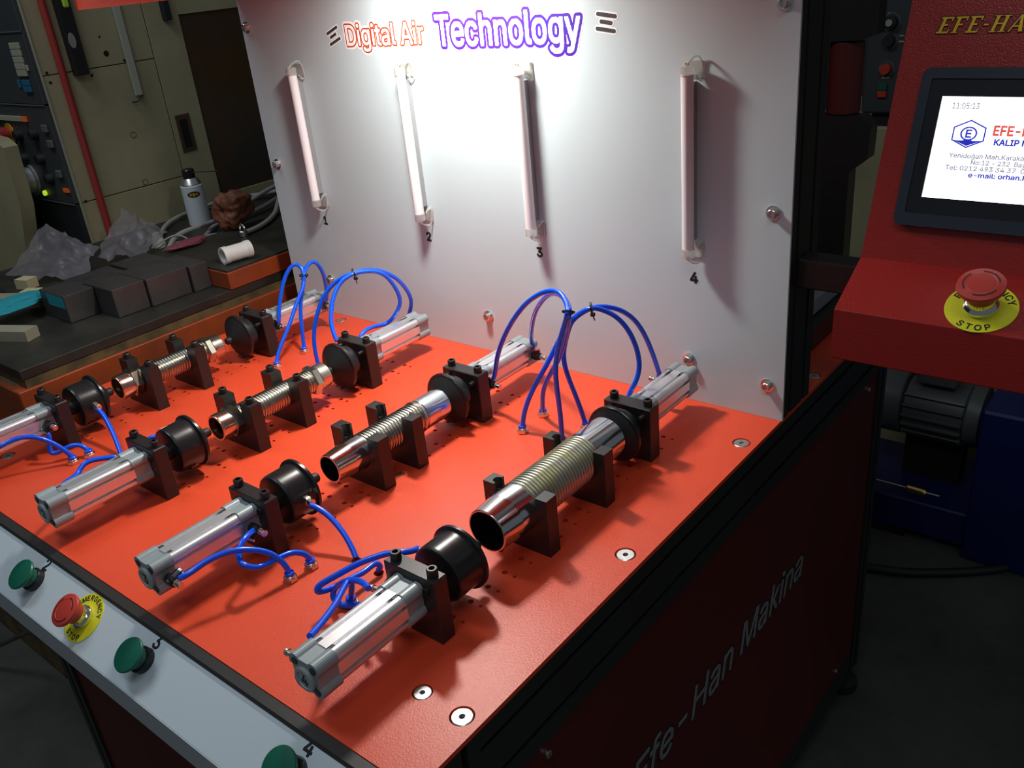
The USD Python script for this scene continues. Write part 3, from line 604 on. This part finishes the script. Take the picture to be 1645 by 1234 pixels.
# ---------------------------------------------------------------- operator terminal on the right
XH = .172
hb = [(-.3045, .2636), (-.3019, .3143), (-.2363, .3468), (-.1200, .650), (.02, .650), (.02, .2636)]
term = thing('operator_terminal', 'dark red hammered metal operator console box on the right', 'control box', (XH + .16, -.15, .2636))
B_, C_, D_ = np.array([XH, -.3019, .3143]), np.array([XH, -.2363, .3468]), np.array([XH, -.1485, .5763])
v1 = (C_ - B_) / np.linalg.norm(C_ - B_); n1 = np.cross([1, 0, 0], v1); v2 = (D_ - C_) / np.linalg.norm(D_ - C_); n2 = np.cross([1, 0, 0], v2)
part('housing', ext(Polygon([(y, z) for y, z in hb]).buffer(-.002).buffer(.002, quad_segs=3), 'x', XH, XH + .32), 'red_hammer', term)
SF = frame(C_, [1, 0, 0], v2, n2); LF = frame(B_, [1, 0, 0], v1, n1)
def serif(s, h):
    """slanted slab capitals drawn from strokes"""
    out, x = [], 0; w, t = h * .72, h * .13
    R = lambda a, b, c, d: sbox(x + a, b, x + c, d)
    for ch in s:
        st = R(.12 * h, 0, .32 * h, h); sl = [R(0, 0, .44 * h, t * .6), R(0, h - t * .6, .44 * h, h)]
        if ch == 'E': p = [st, R(0, 0, w, t), R(0, h - t, w, h), R(.2 * h, h * .45, w * .75, h * .45 + t), R(w - t * .7, 0, w, .28 * h), R(w - t * .7, .72 * h, w, h)]
        elif ch == 'F': p = [st, R(0, h - t, w, h), sl[0], R(.2 * h, h * .45, w * .75, h * .45 + t), R(w - t * .7, .72 * h, w, h)]
        elif ch == '-': p = [R(.05 * h, h * .4, .35 * h, h * .53)]
        elif ch == 'H': p = [st, R(.62 * h, 0, .82 * h, h), R(.2 * h, h * .45, .7 * h, h * .56)] + sl + [R(.5 * h, 0, .94 * h, t * .6), R(.5 * h, h - t * .6, .94 * h, h)]
        elif ch == 'A': p = [Polygon([(x, 0), (x + .13 * h, 0), (x + .47 * h, h), (x + .38 * h, h)]), Polygon([(x + .58 * h, 0), (x + .82 * h, 0), (x + .5 * h, h), (x + .36 * h, h)]), R(.2 * h, .28 * h, .62 * h, .38 * h)]
        else: p = [st, R(.68 * h, 0, .80 * h, h), Polygon([(x + .12 * h, h), (x + .34 * h, h), (x + .80 * h, 0), (x + .6 * h, 0)])] + sl[:1]
        out.append(unary_union(p)); x += {'-': .48, 'H': 1.05, 'A': .92}.get(ch, .84) * h
    return affinity.skew(unary_union(out), 14, 0, origin=(0, 0))
tt = affinity.translate(serif('EFE-HAN', .0150), .0270, .2140)
part('lettering', onplane(tt, SF, .0001, .0006), 'gold', term, 'gold slanted lettering reading EFE-HAN')
part('lettering_edge', onplane(affinity.translate(tt, -.0008, .0009).union(tt.buffer(.0003)).difference(tt.buffer(-.0001)), SF, .0001, .0009), 'red_dark', term)
part('mounting_arm', cat([bx(.0005, XH - .0005, .03, .07, .200, .236), bx(.04, .075, .03, .07, .2362, .30)]) if False else bx(.0005, XH + .10, .03, .07, .198, .2395, .002), 'black_steel', term)
part('arm_riser', bx(XH + .02, XH + .09, .0202, .0298, .205, .33, .001), 'black_steel', term)
estop(frame(B_ + np.array([.1225, 0, 0]) + v1 * .0285, [1, 0, 0], v1, n1), 'red emergency stop mushroom on yellow disc on the dark red operator box', B_ + np.array([.1225, 0, 0]) + v1 * .0285)
ts = thing('touch_screen', 'touch screen with dark bezel showing a white page on the operator box', 'touch screen', C_ + v2 * .1 + np.array([.13, 0, 0]))
bz = rrect(.0255, .0350, .222, .1815, .008); wi = sbox(.0465, .0625, .2010, .1560)
part('bezel', onplane(bz.difference(rrect(.0345, .0470, .2130, .1715, .002)), SF, .0003, .0085), 'bezel', ts)
part('inner_frame', onplane(rrect(.0340, .0465, .2135, .1720, .002).difference(wi), SF, .0003, .0072), 'bezel_in', ts)
scr = part('display', onplane(wi, SF, .0003, .0060), 'screen', ts, 'lit white screen page')
SX = lambda p: onplane(p, SF, .0060, .0062)
def st(text, h, x, y, mt, bold=0, x1=None):
    g = text_poly(text, h, bold); g = affinity.translate(g, x, y) if x1 is None else fit(g, x, x1, y)
    part('screen_text', SX(g), mt, scr)
st('11:05:13', .0052, .0570, .1450, 'scr_grey', 0, .0800)
hexa = Polygon([(.0620, .1165), (.0620, .1285), (.0758, .1352), (.0898, .1285), (.0898, .1165), (.0758, .1098)])
part('logo', SX(unary_union([hexa.difference(hexa.buffer(-.0010)), affinity.scale(Point(.0758, .1228).buffer(.0062, quad_segs=12), 1.15, 1).difference(affinity.scale(Point(.0758, .1228).buffer(.0051, quad_segs=12), 1.15, 1)), fit(text_poly('E', .0068, 2), .0733, .0783, .1194), Polygon([(.0640, .1165), (.0715, .1162), (.0735, .1175), (.0781, .1175), (.0801, .1162), (.0876, .1165), (.0758, .1118)])])), 'scr_blue', scr)
st('EFE-HAN', .0082, .0960, .1222, 'scr_red', 3, .1400)
st('KALIP MAKINA', .0050, .0985, .1135, 'scr_blue', 3, .1500)
for tx, yy, x0, x1, b in (('Yenidoğan Mah.Karakaş Sok.', .1008, .0630, .1420, 0), ('No:12 - 232  Bayrampaşa', .0952, .0830, .1500, 0), ('Tel: 0212 493 34 37  Gsm: 0535', .0896, .0620, .1560, 0), ('e-mail: orhan.kaya', .0838, .0830, .1420, 2)):
    st(tx, .0040, x0, yy, 'scr_blue' if b else 'scr_grey', b or 1, x1)

# ---------------------------------------------------------------- rear of the deck and what stands behind the machine
t = thing('valve_block', 'grey aluminium valve bar on a black base on the deck behind the panel', 'valve', (-.085, .36, 0))
part('base', bx(-.16, -.055, .25, .46, .0003, .040, .002), 'black_steel', t)
part('bar', bx(-.125, -.075, .255, .455, .0403, .074, .004), 'cap_grey', t)
part('lip', bx(-.125, -.118, .255, .455, .0743, .082), 'cap_grey', t)
t = thing('drill_press', 'black machine column with a dark red drum behind the right post', 'machine', (-.28, .95, -H))
part('column', ext(Polygon([(-.34, -.8998), (-.238, -.8998), (-.238, .1420), (-.34, .0590)]), 'y', .9005, .9445), 'black_steel', t)
part('foot', bx(-.42, -.15, .82, 1.04, -H, -.90, .004), 'black_steel', t)
part('lower_bracket', ext(Polygon([(-.34, .06), (-.236, .144), (-.200, .174), (-.198, .243), (-.219, .264), (-.34, .264)]), 'y', .90, .945), 'black_steel', t)
part('drum', cyl(.036, .2645, .4175, (-.274, .938, 0), n=40), 'red_dark', t)
part('upper_bracket', ext(Polygon([(-.34, .418), (-.232, .421), (-.200, .432), (-.200, .60), (-.34, .60)]), 'y', .90, .945), 'black_steel', t)
part('back_spine', bx(-.34, -.318, .90, .945, .2645, .4175), 'black_steel', t)

cb = thing('lathe_cabinet', 'beige machine cabinet with a dark control head beyond the operator box', 'cabinet', (-.2, 1.75, -H))
part('body', bx(-.62, .35, 1.51, 2.0, -H, .121, .006), 'cnc_beige', cb)
part('control_head', bx(-.425, .2, 1.50, 1.95, .158, .95, .006), 'pend_dark', cb)
part('neck', bx(-.40, .18, 1.52, 1.9, .1213, .1577), 'pend_black', cb)
part('access_hole', cyl(.008, 0, .001, (-.44, 1.51, -.16), (0, -1, 0), 14), 'dark_void', cb)
for x, z, r, mt in ((-.361, .396, .017, 'pend_black'), (-.362, .350, .015, 'pend_black'), (-.364, .278, .014, 'red_plastic')):
    k = part('knob', cyl(r, 0, .02, (x, 1.50, z), (0, -1, 0), 24), mt, cb)
    if z > .39: part('pointer_cap', cyl(.009, .0202, .026, (x, 1.50, z), (0, -1, 0), 16), 'key_pale', k)
    part('scale_ring', lathe([(r + .004, 0), (r + .0065, 0), (r + .0065, .001), (r + .004, .001)], (x, 1.50, z), (0, -1, 0), 28, closed=True), 'key_grey', k)
part('start_button', bx(-.381, -.358, 1.492, 1.4995, .222, .240, .001), 'green_plastic', cb, 'green start button')
part('stop_button', bx(-.381, -.358, 1.492, 1.4995, .203, .221, .001), 'red_plastic', cb, 'red stop button')
part('legend', cat([bx(-.375, -.354, 1.499, 1.4997, .252, .256), bx(-.338, -.325, 1.499, 1.4997, .360, .363), bx(-.338, -.325, 1.499, 1.4997, .345, .349), bx(-.372, -.356, 1.499, 1.4997, .418, .420)]), 'key_pale', cb)

t = thing('pump_stand', 'blue painted pump stand on the floor right of the machine', 'stand', (0, 1.25, -H))
part('beam', bx(-.42, .0705, 1.10, 1.40, -.895, -.795, .004), 'pump_blue', t)
part('upright', bx(.071, .24, 1.08, 1.42, -.92, -.47, .006), 'pump_blue', t)
for y in (1.10, 1.34): part('skid', bx(-.42, -.08, y, y + .06, -.92, -.8952), 'black_steel', t)
part('top_box', bx(.16, .36, 1.10, 1.40, -.469, -.40, .004), 'pump_blue', t)
t = thing('electric_motor', 'dark grey ribbed electric motor on the blue pump stand', 'motor', (-.1, 1.25, -.7948))
AX = (1, 0, 0); mc = (0, 1.25, -.575)
part('fan_cover', lathe([(0, -.32), (.06, -.32), (.088, -.305), (.090, -.30), (.090, -.150), (.086, -.147), (0, -.147)], mc, AX, 48), 'motor_grey', t)
part('shell', cyl(.077, -.1465, .0145, mc, AX, 40), 'motor_grey', t)
for k in range(18):
    a = 2 * math.pi * (k + .5) / 18; ca, sa = math.cos(a), math.sin(a)
    f = bx(-.142, .010, -.0022, .0022, .0772, .0885)
    f.apply_transform(trimesh.transformations.rotation_matrix(a, (1, 0, 0))); f.apply_translation(mc)
    if abs(ca) < .999 and not (ca > .8): part('cooling_fin', f, 'motor_grey', t)
part('end_bell', lathe([(0, .015), (.086, .015), (.088, .018), (.086, .05), (.05, .062), (0, .062)], mc, AX, 40), 'motor_grey', t)
part('terminal_box', bx(-.12, -.02, 1.20, 1.32, -.489, -.430, .005), 'motor_grey', t)
for y in (1.24, 1.30): part('foot', bx(-.14, .01, y, y + .012, -.7946, -.655), 'black_steel', t)
t = thing('brass_coupling', 'small brass coupling on a thin rod in front of the blue stand', 'coupling', (-.06, 1.06, -.76))
part('body', lathe([(0, -.084), (.009, -.084), (.011, -.081), (.011, -.04), (.009, -.034), (0, -.034)], (0, 1.09, -.752), AX, 20), 'brass', t)
part('rod', cyl(.003, -.25, -.0, (0, 1.09, -.752), AX, 10), 'zinc', t)
single('floor_cable', tube(spline([(-.6, .62, -.908), (-.3, .80, -.908), (-.109, .901, -.908), (-.029, .929, -.908), (.09, 1.003, -.908), (.164, 1.065, -.908), (.216, 1.134, -.908), (.5, 1.5, -.908)], 50), .0118, 10), 'cable_black', 'black cable lying on the floor in front of the blue pump stand', 'cable', smooth=60)

# ---------------------------------------------------------------- beige machining centre on the left
cn = thing('machining_centre', 'beige sheet metal machining centre with an oily dark window at the left', 'machine', (-2.6, .8, -H))
X0 = -2.0
part('core', bx(-3.2, X0 - .012, -.005, 1.9, -H, 1.3), 'cnc_beige', cn)
for y0, y1, z0, z1 in ((-.005, .316, -.90, .1485), (-.005, .316, .151, .4795), (-.005, .316, .482, 1.3), (.319, .424, -.90, 1.3), (.4245, 1.2, -.90, .066), (.4245, 1.2, .584, 1.3), (1.2005, 1.9, -.90, 1.3)):
    part('sheet_panel', bx(X0 - .0118, X0, y0, y1, z0, z1, .001), 'cnc_beige', cn)
part('door_window', bx(X0 - .0115, X0 - .004, .425, 1.2, .0665, .5835), 'cnc_window', cn)
part('recess_rim', bx(X0 + .0002, X0 + .003, .333, .380, .214, .321, .001), 'cnc_window', cn)
part('recess_pull', bx(X0 + .0032, X0 + .0045, .343, .366, .228, .307), 'dark_void', cn)
part('latch', bx(X0 + .0002, X0 + .02, .370, .391, .574, .86, .002), 'pend_black', cn)
part('red_pipe', cyl(.0095, -.90, 1.25, (X0 + .0105, .044, 0), n=16), 'pipe_red', cn)
part('corner_edge', bx(X0 - .004, X0 + .004, -.0085, -.0055, -.90, 1.3), 'key_pale', cn)
for y, z, r in ((.181, .512, .0075), (.227, .488, .004), (.009, .487, .004), (.011, .463, .004), (.008, .152, .004), (.119, .488, .004), (.125, .464, .004), (.175, .555, .003)):
    part('hole', cyl(r, 0, .0006, (X0 + .0001, y, z), (1, 0, 0), 12), 'dark_void', cn)
for y, z in ((.195, .294), (.192, .161)):
    part('ring_mark', lathe([(.007, 0), (.009, 0), (.009, .0008), (.007, .0008)], (X0 + .0001, y, z), (1, 0, 0), 20, closed=True), 'key_grey', cn)
t = thing('duct_strip', 'pale plastic strip hanging down the beige machine side', 'strip', (X0 + .01, .24, .394))
ds = bx(X0 + .004, X0 + .010, .229, .250, .394, 1.2, .001); part('strip', ds, 'white_strip', t)
part('torn_end', tube(spline([(X0 + .007, .250, .394), (X0 + .012, .238, .386), (X0 + .012, .225, .379), (X0 + .008, .214, .381)], 14), .002, 6), 'cable_black', t)
t = thing('spirit_level', 'black spirit level with a green vial hung on the beige machine', 'spirit level', (X0 + .012, .093, .47))
part('bar', bx(X0 + .001, X0 + .024, .074, .111, .47, 1.1, .002), 'black_plastic', t)
part('oval_vial', lathe([(0, 0), (.0095, 0), (.0095, .0012), (0, .0012)], (X0 + .0241, .087, .556), (1, 0, 0), 24).apply_transform(trimesh.transformations.scale_matrix(2.0, (X0, .087, .556), (0, 0, 1))), 'alu_matte', t)
part('green_vial', bx(X0 + .0241, X0 + .031, .088, .104, .634, .70, .003), 'vial', t)
# control pendant on its near face
pe = thing('control_pendant', 'dark control station with keys, knobs and a grey handwheel on the beige machine', 'control panel', (-2.2, -.03, 0))
YP = -.02
part('upper_plate', bx(-2.75, -2.004, YP, -.0058, .412, 1.2, .002), 'pend_dark', pe)
part('middle_plate', bx(-2.75, -2.004, YP, -.0058, .150, .409, .002), 'pend_dark', pe)
part('lower_plate', bx(-2.75, -2.004, YP, -.0058, .005, .147, .002), 'pend_black', pe)
part('seam_strip', cat([bx(-2.75, -2.004, YP - .003, YP - .0002, .409, .412), bx(-2.75, -2.004, YP - .003, YP - .0002, .147, .150), bx(-2.75, -2.004, YP - .003, YP - .0002, .590, .593)]), 'key_grey', pe)
for k in range(5):
    z = .484 + k * .0166; part('pale_key', bx(-2.092 + k * .0012, -2.040 + k * .0015, YP - .006, YP - .0002, z, z + .0155, .001), 'key_pale', pe)
for k in range(2):
    z = .444 + k * .0165; part('blue_key', bx(-2.082, -2.042, YP - .006, YP - .0002, z, z + .0150, .001), 'key_blue', pe)
part('side_key', bx(-2.034, -2.024, YP - .005, YP - .0002, .497, .511, .001), 'key_pale', pe)
part('side_key', bx(-2.112, -2.098, YP - .004, YP - .0002, .455, .475, .001), 'key_blue', pe)
for k in range(7):
    x = -2.31 + k * .0225; part('toggle', bx(x, x + .017, YP - .008, YP - .0002, .3665, .380, .001), 'key_pale', pe)
part('orange_lamp', bx(-2.150, -2.128, YP - .008, YP - .0002, .3665, .380, .001), 'led_orange', pe)
part('stop_ring', cyl(.030, .0002, .004, (-2.262, YP, .330), (0, -1, 0), 28), 'gold', pe)
part('stop_knob', lathe([(0, .0042), (.018, .0042), (.022, .03), (.020, .038), (0, .040)], (-2.272, YP, .330), (0, -1, 0), 28), 'pipe_red', pe)
part('handwheel', lathe([(0, .0002), (.047, .0002), (.047, .006), (.040, .008), (.036, .030), (.033, .033), (0, .033)], (-2.225, YP, .203), (0, -1, 0), 36), 'alu_matte', pe)
for x, z in ((-2.205, .329), (-2.107, .335), (-2.296, .262), (-2.215, .264), (-2.115, .268), (-2.098, .215)):
    part('rotary_knob', lathe([(0, .0002), (.016, .0002), (.014, .016), (.012, .018), (0, .018)], (x, YP, z), (0, -1, 0), 20), 'pend_black', pe)
for x, z in ((-2.035, .352), (-2.030, .312), (-2.035, .232)):
    part('square_key', bx(x - .014, x + .014, YP - .008, YP - .0002, z - .010, z + .010, .002), 'key_grey', pe)
part('green_led', cyl(.0075, .0002, .008, (-2.318, YP, .167), (0, -1, 0), 14), 'led_green', pe, 'lit green lamp')
part('lime_led', cyl(.0075, .0002, .008, (-2.160, YP, .170), (0, -1, 0), 14), 'led_lime', pe, 'lit yellow lamp')
part('orange_led', bx(-2.040, -2.012, YP - .005, YP - .0002, .182, .193), 'led_orange', pe)
t = thing('machine_guard', 'beige sheet metal guard box at the left edge before the control station', 'guard', (-2.35, -.085, -H))
part('shell', ext(Polygon([(-2.75, -.90), (-2.75, .39), (-2.132, .335), (-2.096, .318), (-2.114, .160), (-2.150, .08), (-2.200, -.011), (-2.22, -.90)]), 'y', -.118, -.080), 'cnc_beige', t)
part('base', bx(-2.74, -2.22, -.13, -.07, -.92, -.9002), 'pend_dark', t)

# ---------------------------------------------------------------- work bench on the left
be = thing('work_bench', 'orange steel work bench with an oily black plate top left of the machine', 'bench', (-1.58, .1, -H))
part('top_plate', bx(-1.93, -1.2, -.565, 1.1, .036, .0548, .001), 'bench_plate', be)
part('edge_board', bx(-1.93, -1.203, -.560, 1.1, .018, .0358), 'bench_wood', be)
part('front_beam', bx(-1.24, -1.196, -.58, 1.1, -.045, .0178, .002), 'bench_orange', be)
part('end_panel', bx(-1.93, -1.241, -.58, -.566, -.36, .0178, .002), 'bench_orange', be)
part('corner_leg', bx(-1.26, -1.196, -.578, -.52, -.92, -.0452, .003), 'bench_orange', be)
part('corner_leg', bx(-1.93, -1.87, -.20, -.14, -.92, -.0178, .003), 'bench_orange', be)
part('corner_leg', bx(-1.26, -1.196, 1.04, 1.1, -.92, -.0452, .003), 'bench_orange', be)
part('lower_apron', bx(-1.235, -1.205, -.5195, 1.04, -.20, -.075, .002), 'bench_orange', be)
part('lower_shelf', bx(-1.93, -1.262, -.56, 1.1, -.50, -.47, .002), 'bench_wood', be)
st_ = part('raised_tray', bx(-1.50, -1.197, -.106, .60, .0551, .094, .002), 'bench_orange', be)
part('tray_top', bx(-1.50, -1.200, -.104, .60, .0942, .098), 'bench_plate', st_)
single('wooden_pallet', bx(-2.30, -1.64, -.57, -.25, -.92, -.80, .003), 'bench_wood', 'brown wooden pallet on the floor under the bench at the far left', 'pallet')
single('steel_rod', tube([(-1.657, -.60, -.747), (-1.945, -.706, -.914)], .006, 8), 'block_steel', 'thin steel rod leaning by the pallet at the lower left', 'rod')
LB = ['near end block of the dark steel row with a teal painted end', 'second block from the near end of the dark steel row', 'third block from the near end of the dark steel row', 'far end block of the dark steel row beside the white pipe piece']
for k, (x0, x1, y0, y1, h) in enumerate(((-1.46, -1.354, -.388, -.3235, .058), (-1.40, -1.280, -.322, -.2500, .060), (-1.39, -1.273, -.2485, -.1530, .060), (-1.385, -1.266, -.1505, -.1075, .058))):
    t = thing('steel_block', LB[k], 'steel block', ((x0 + x1) / 2, (y0 + y1) / 2, .055), 'dark steel blocks on the bench')
    part('body', bx(x0, x1, y0, y1, .0551, .055 + h, .0012), 'block_steel', t)
    if k == 0: part('paint_patch', bx(x0 + .03, x1 - .003, y0 - .0004, y0 - .0001, .085, .110), 'cloth_teal', t)
for k, (x0, x1, y0, y1, h, l) in enumerate(((-1.50, -1.402, -.318, -.215, .050, 'low dark steel block behind the second block of the row'), (-1.49, -1.392, -.212, -.125, .055, 'dark steel block behind the third block of the row'), (-1.79, -1.69, -.46, -.38, .09, 'black block with a pale top at the left edge of the bench'))):
    single('steel_block', bx(x0, x1, y0, y1, .0551, .055 + h, .0012), 'block_steel', l, 'steel block', 'dark steel blocks on the bench')
t = thing('spray_can', 'white aerosol can with a black cap standing on the bench by the beige machine', 'spray can', (-1.79, .209, .055))
cc = (-1.79, .209, 0)
part('can', lathe([(0, .0551), (.028, .0551), (.0295, .057), (.0295, .163), (.0275, .166), (0, .166)], cc, (0, 0, 1), 36), 'can_white', t)
part('shoulder', lathe([(0, .1662), (.0270, .1662), (.0275, .168), (.021, .180), (.017, .184), (0, .184)], cc, (0, 0, 1), 36), 'zinc', t)
part('cap', lathe([(0, .1842), (.0165, .1842), (.0165, .205), (.0145, .208), (0, .208)], cc, (0, 0, 1), 28), 'black_plastic', t)
part('straw', tube([(-1.775, .209, .200), (-1.755, .235, .197), (-1.73, .262, .194)], .0013, 6), 'cable_black', t)
dv = np.array([.80, -.45, 0]); dv /= np.linalg.norm(dv); sv = np.array([.45, .80, 0]); sv /= np.linalg.norm(sv)
EM = frame(np.array([-1.79, .209, .143]) + dv * .0300, sv, [0, 0, 1], dv)
def curved(poly, h):
    mm = onplane(poly, np.eye(4), 0, h); mm = mm.subdivide_to_size(.004); v = mm.vertices.copy()
    a = v[:, 0] / .0296; r = .0296 + v[:, 2]; a0 = math.atan2(dv[1], dv[0])
    mm.vertices = np.c_[cc[0] + r * np.cos(a0 + a), cc[1] + r * np.sin(a0 + a), .143 + v[:, 1]]; return mm
el = affinity.scale(Point(0, 0).buffer(.010, quad_segs=10), 1.7, .8)
em = part('emblem', curved(el, .0004), 'ink', t)
part('emblem_mark', curved(unary_union([sbox(-.011, -.003, -.005, .004), sbox(-.003, -.005, .003, .004), sbox(.005, -.003, .011, .003)]), .0008), 'gold', em)
single('pipe_piece', lathe([(.015, -.033), (.0195, -.033), (.0195, -.022), (.018, -.021), (.018, .021), (.0195, .022), (.0195, .033), (.015, .033)], (-1.24, -.046, .1178), (.16, .98, 0), 28, closed=True), 'pvc_white', 'short white plastic pipe piece lying on the orange tray', 'pipe')
rng = np.random.default_rng(7)
def lump(c, s, seed, amp=.35, sub=4, freq=3.0):
    b = trimesh.creation.icosphere(sub); n = meshkit.fbm(b.vertices * freq * .5 + seed * 11.3, 3, seed)
    v = b.vertices * (1 + amp * (n[:, None] - .5) * 2) * np.array(s); b.vertices = v; b.apply_translation(-b.bounds[0] * [0, 0, 1]); b.apply_translation(c); return b
single('leather_glove', lump((-1.488, .130, .0985), (.038, .050, .044), 3, .65, freq=2.4), 'leather', 'crumpled brown leather lump between the grey cables', 'glove')
single('paper_sheet', (lambda g: g)(lump((-1.58, .055, .0552), (.045, .075, .010), 5, .4)), 'paper', 'crumpled printed paper lying behind the steel blocks', 'paper')
single('plug_cap', lathe([(0, .0552), (.016, .0552), (.018, .060), (.013, .082), (.010, .094), (0, .096)], (-1.69, .02, 0), (0, 0, 1), 24), 'pvc_white', 'small white plastic cap standing behind the steel blocks', 'cap')
CB = {
 'c1': [(-1.60, .80, .10), (-1.811, .499, .075), (-1.873, .430, .070), (-1.915, .36, .068), (-1.915, .30, .066), (-1.905, .25, .066), (-1.875, .175, .066), (-1.803, .098, .064), (-1.74, .055, .063)],
 'c2': [(-1.78, .62, .10), (-1.736, .448, .110), (-1.692, .314, .100), (-1.672, .214, .085), (-1.657, .129, .085), (-1.647, .067, .085), (-1.625, .024, .080), (-1.572, -.025, .070), (-1.543, -.051, .063)],
 'c3': [(-1.77, .62, .09), (-1.742, .452, .075), (-1.70, .310, .066), (-1.70, .209, .064), (-1.645, .136, .063), (-1.597, .061, .064)],
 'c4': [(-1.65, .46, .125), (-1.584, .339, .112), (-1.472, .235, .108), (-1.415, .150, .106), (-1.402, .092, .106)],
}
CLAB = {'c1': 'grey cable curving round behind the spray can', 'c2': 'grey cable running past the front of the spray can', 'c3': 'dark grey cable lying flat behind the leather lump', 'c4': 'grey cable ending at a clamp on the orange tray'}
for k, P in CB.items(): single('grey_cable', tube(spline(P, 50), .0062, 8), 'cable_grey', CLAB[k], 'cable', 'grey cables on the bench', smooth=60)
single('wire', tube(spline([(-1.632, -.034, .075), (-1.633, .008, .085), (-1.625, .035, .090), (-1.579, .039, .085), (-1.503, .035, .075)], 40), .0022, 6), 'cable_grey', 'thin pale wire bent over the paper behind the blocks', 'wire', smooth=60)
single('cable_clamp', cat([cyl(.010, .0985, .112, (-1.400, .085, 0), n=16), tube(spline([(-1.400 + .010 * math.cos(a), .085, .117 + .010 * math.sin(a)) for a in np.linspace(-.4, 3.5, 12)], 20), .003, 8)]), 'zinc', 'small metal clamp on the orange tray at the end of a cable', 'clamp')
def film(pts, z0, seed, name, label, mt, thick=.001):
    """crumpled sheet over a patch"""
    g = np.linspace(0, 1, 26); U, V = np.meshgrid(g, g); a, b, c, d = map(np.array, pts)
    P = (a * (1 - U[..., None]) + b * U[..., None]) * (1 - V[..., None]) + (d * (1 - U[..., None]) + c * U[..., None]) * V[..., None]
    n = meshkit.fbm(np.dstack([U * 5, V * 5, np.full_like(U, seed)]), 4, seed); P[..., 2] += (n - .35) * z0 * np.sin(np.pi * np.clip(U, .05, .95)) ** .5
    P[..., 0] += (meshkit.fbm(np.dstack([U * 4, V * 4, np.full_like(U, seed + 3.)]), 3, seed + 1) - .5) * .05; P = P.reshape(-1, 3); P[:, 2] = np.maximum(P[:, 2], .057)
    i = np.arange(25); q = (i[:, None] * 26 + i[None]).ravel(); F = np.vstack([np.c_[q, q + 1, q + 27], np.c_[q, q + 27, q + 26]])
    n_ = len(P); top = P; bot = P - [0, 0, thick]
    border = np.r_[np.arange(26), np.arange(1, 26) * 26 + 25, 25 * 26 + np.arange(24, -1, -1), np.arange(24, 0, -1) * 26]
    nb = np.roll(border, -1); S = np.vstack([np.c_[border, border + n_, nb], np.c_[nb, border + n_, nb + n_]])
    mm = trimesh.Trimesh(np.vstack([top, bot]), np.vstack([F, F[:, ::-1] + n_, S]), process=False)
    if mm.volume < 0: mm.invert()
    single(name, mm, mt, label, 'plastic bag', smooth=True)
film([(-1.80, -.32, .07), (-1.56, -.25, .065), (-1.62, -.17, .12), (-1.82, -.19, .16)], .04, 2, 'plastic_bag', 'crumpled grey clear plastic bag below the control station on the bench', 'bag_film')
film([(-1.66, -.16, .085), (-1.57, -.10, .075), (-1.66, .03, .10), (-1.79, .00, .15)], .04, 5, 'plastic_bag', 'clear plastic bag with a pink packet at its edge below the red pipe', 'bag_film')
single('pink_packet', lump((-1.465, -.030, .0985), (.018, .055, .008), 9, .3), 'bag_pink', 'dull pink packet beside the clear plastic bag', 'packet')
single('dark_tray', bx(-1.66, -1.515, -.345, -.255, .0552, .064, .003), 'bench_plate', 'flat dark oily tray in front of the plastic bags', 'tray')
single('teal_cloth', lump((-1.50, -.425, .077), (.040, .085, .013), 4, .55), 'cloth_teal', 'crumpled teal cloth draped over the pale metal bars', 'cloth')
def flatbar(a, b, w, z0, z1, name, label, mt, ct):
    a, b = np.array(a), np.array(b); d = (b - a) / np.linalg.norm(b - a); nn = np.array([-d[1], d[0]]) * w / 2
    single(name, ext(Polygon([a + nn, b + nn, b - nn, a - nn]), 'z', z0, z1), mt, label, ct)
flatbar((-1.66, -.42), (-1.535, -.355), .036, .0552, .077, 'flat_bar', 'pale flat metal bar lying behind the teal cloth', 'bar_pale', 'metal bar')
flatbar((-1.53, -.555), (-1.343, -.470), .034, .0552, .077, 'flat_bar', 'pale flat metal bar in front of the teal cloth at the bench corner', 'bar_pale', 'metal bar')
single('orange_bar', bx(-1.66, -1.545, -.50, -.47, .0552, .070, .002), 'bench_orange', 'orange bar end poking out beside the teal cloth', 'metal bar')
for k, (x, y, a, l) in enumerate(((-1.71, -.315, .3, 'pale offcut lying left of the steel block row, farther one'), (-1.60, -.352, .5, 'pale square offcut lying nearest the near end steel block'))):
    c_, s_ = math.cos(a) * .020, math.sin(a) * .020
    flatbar((x - c_, y - s_), (x + c_, y + s_), .030, .0552, .078, 'wood_offcut', l, 'chip_wood', 'offcut')
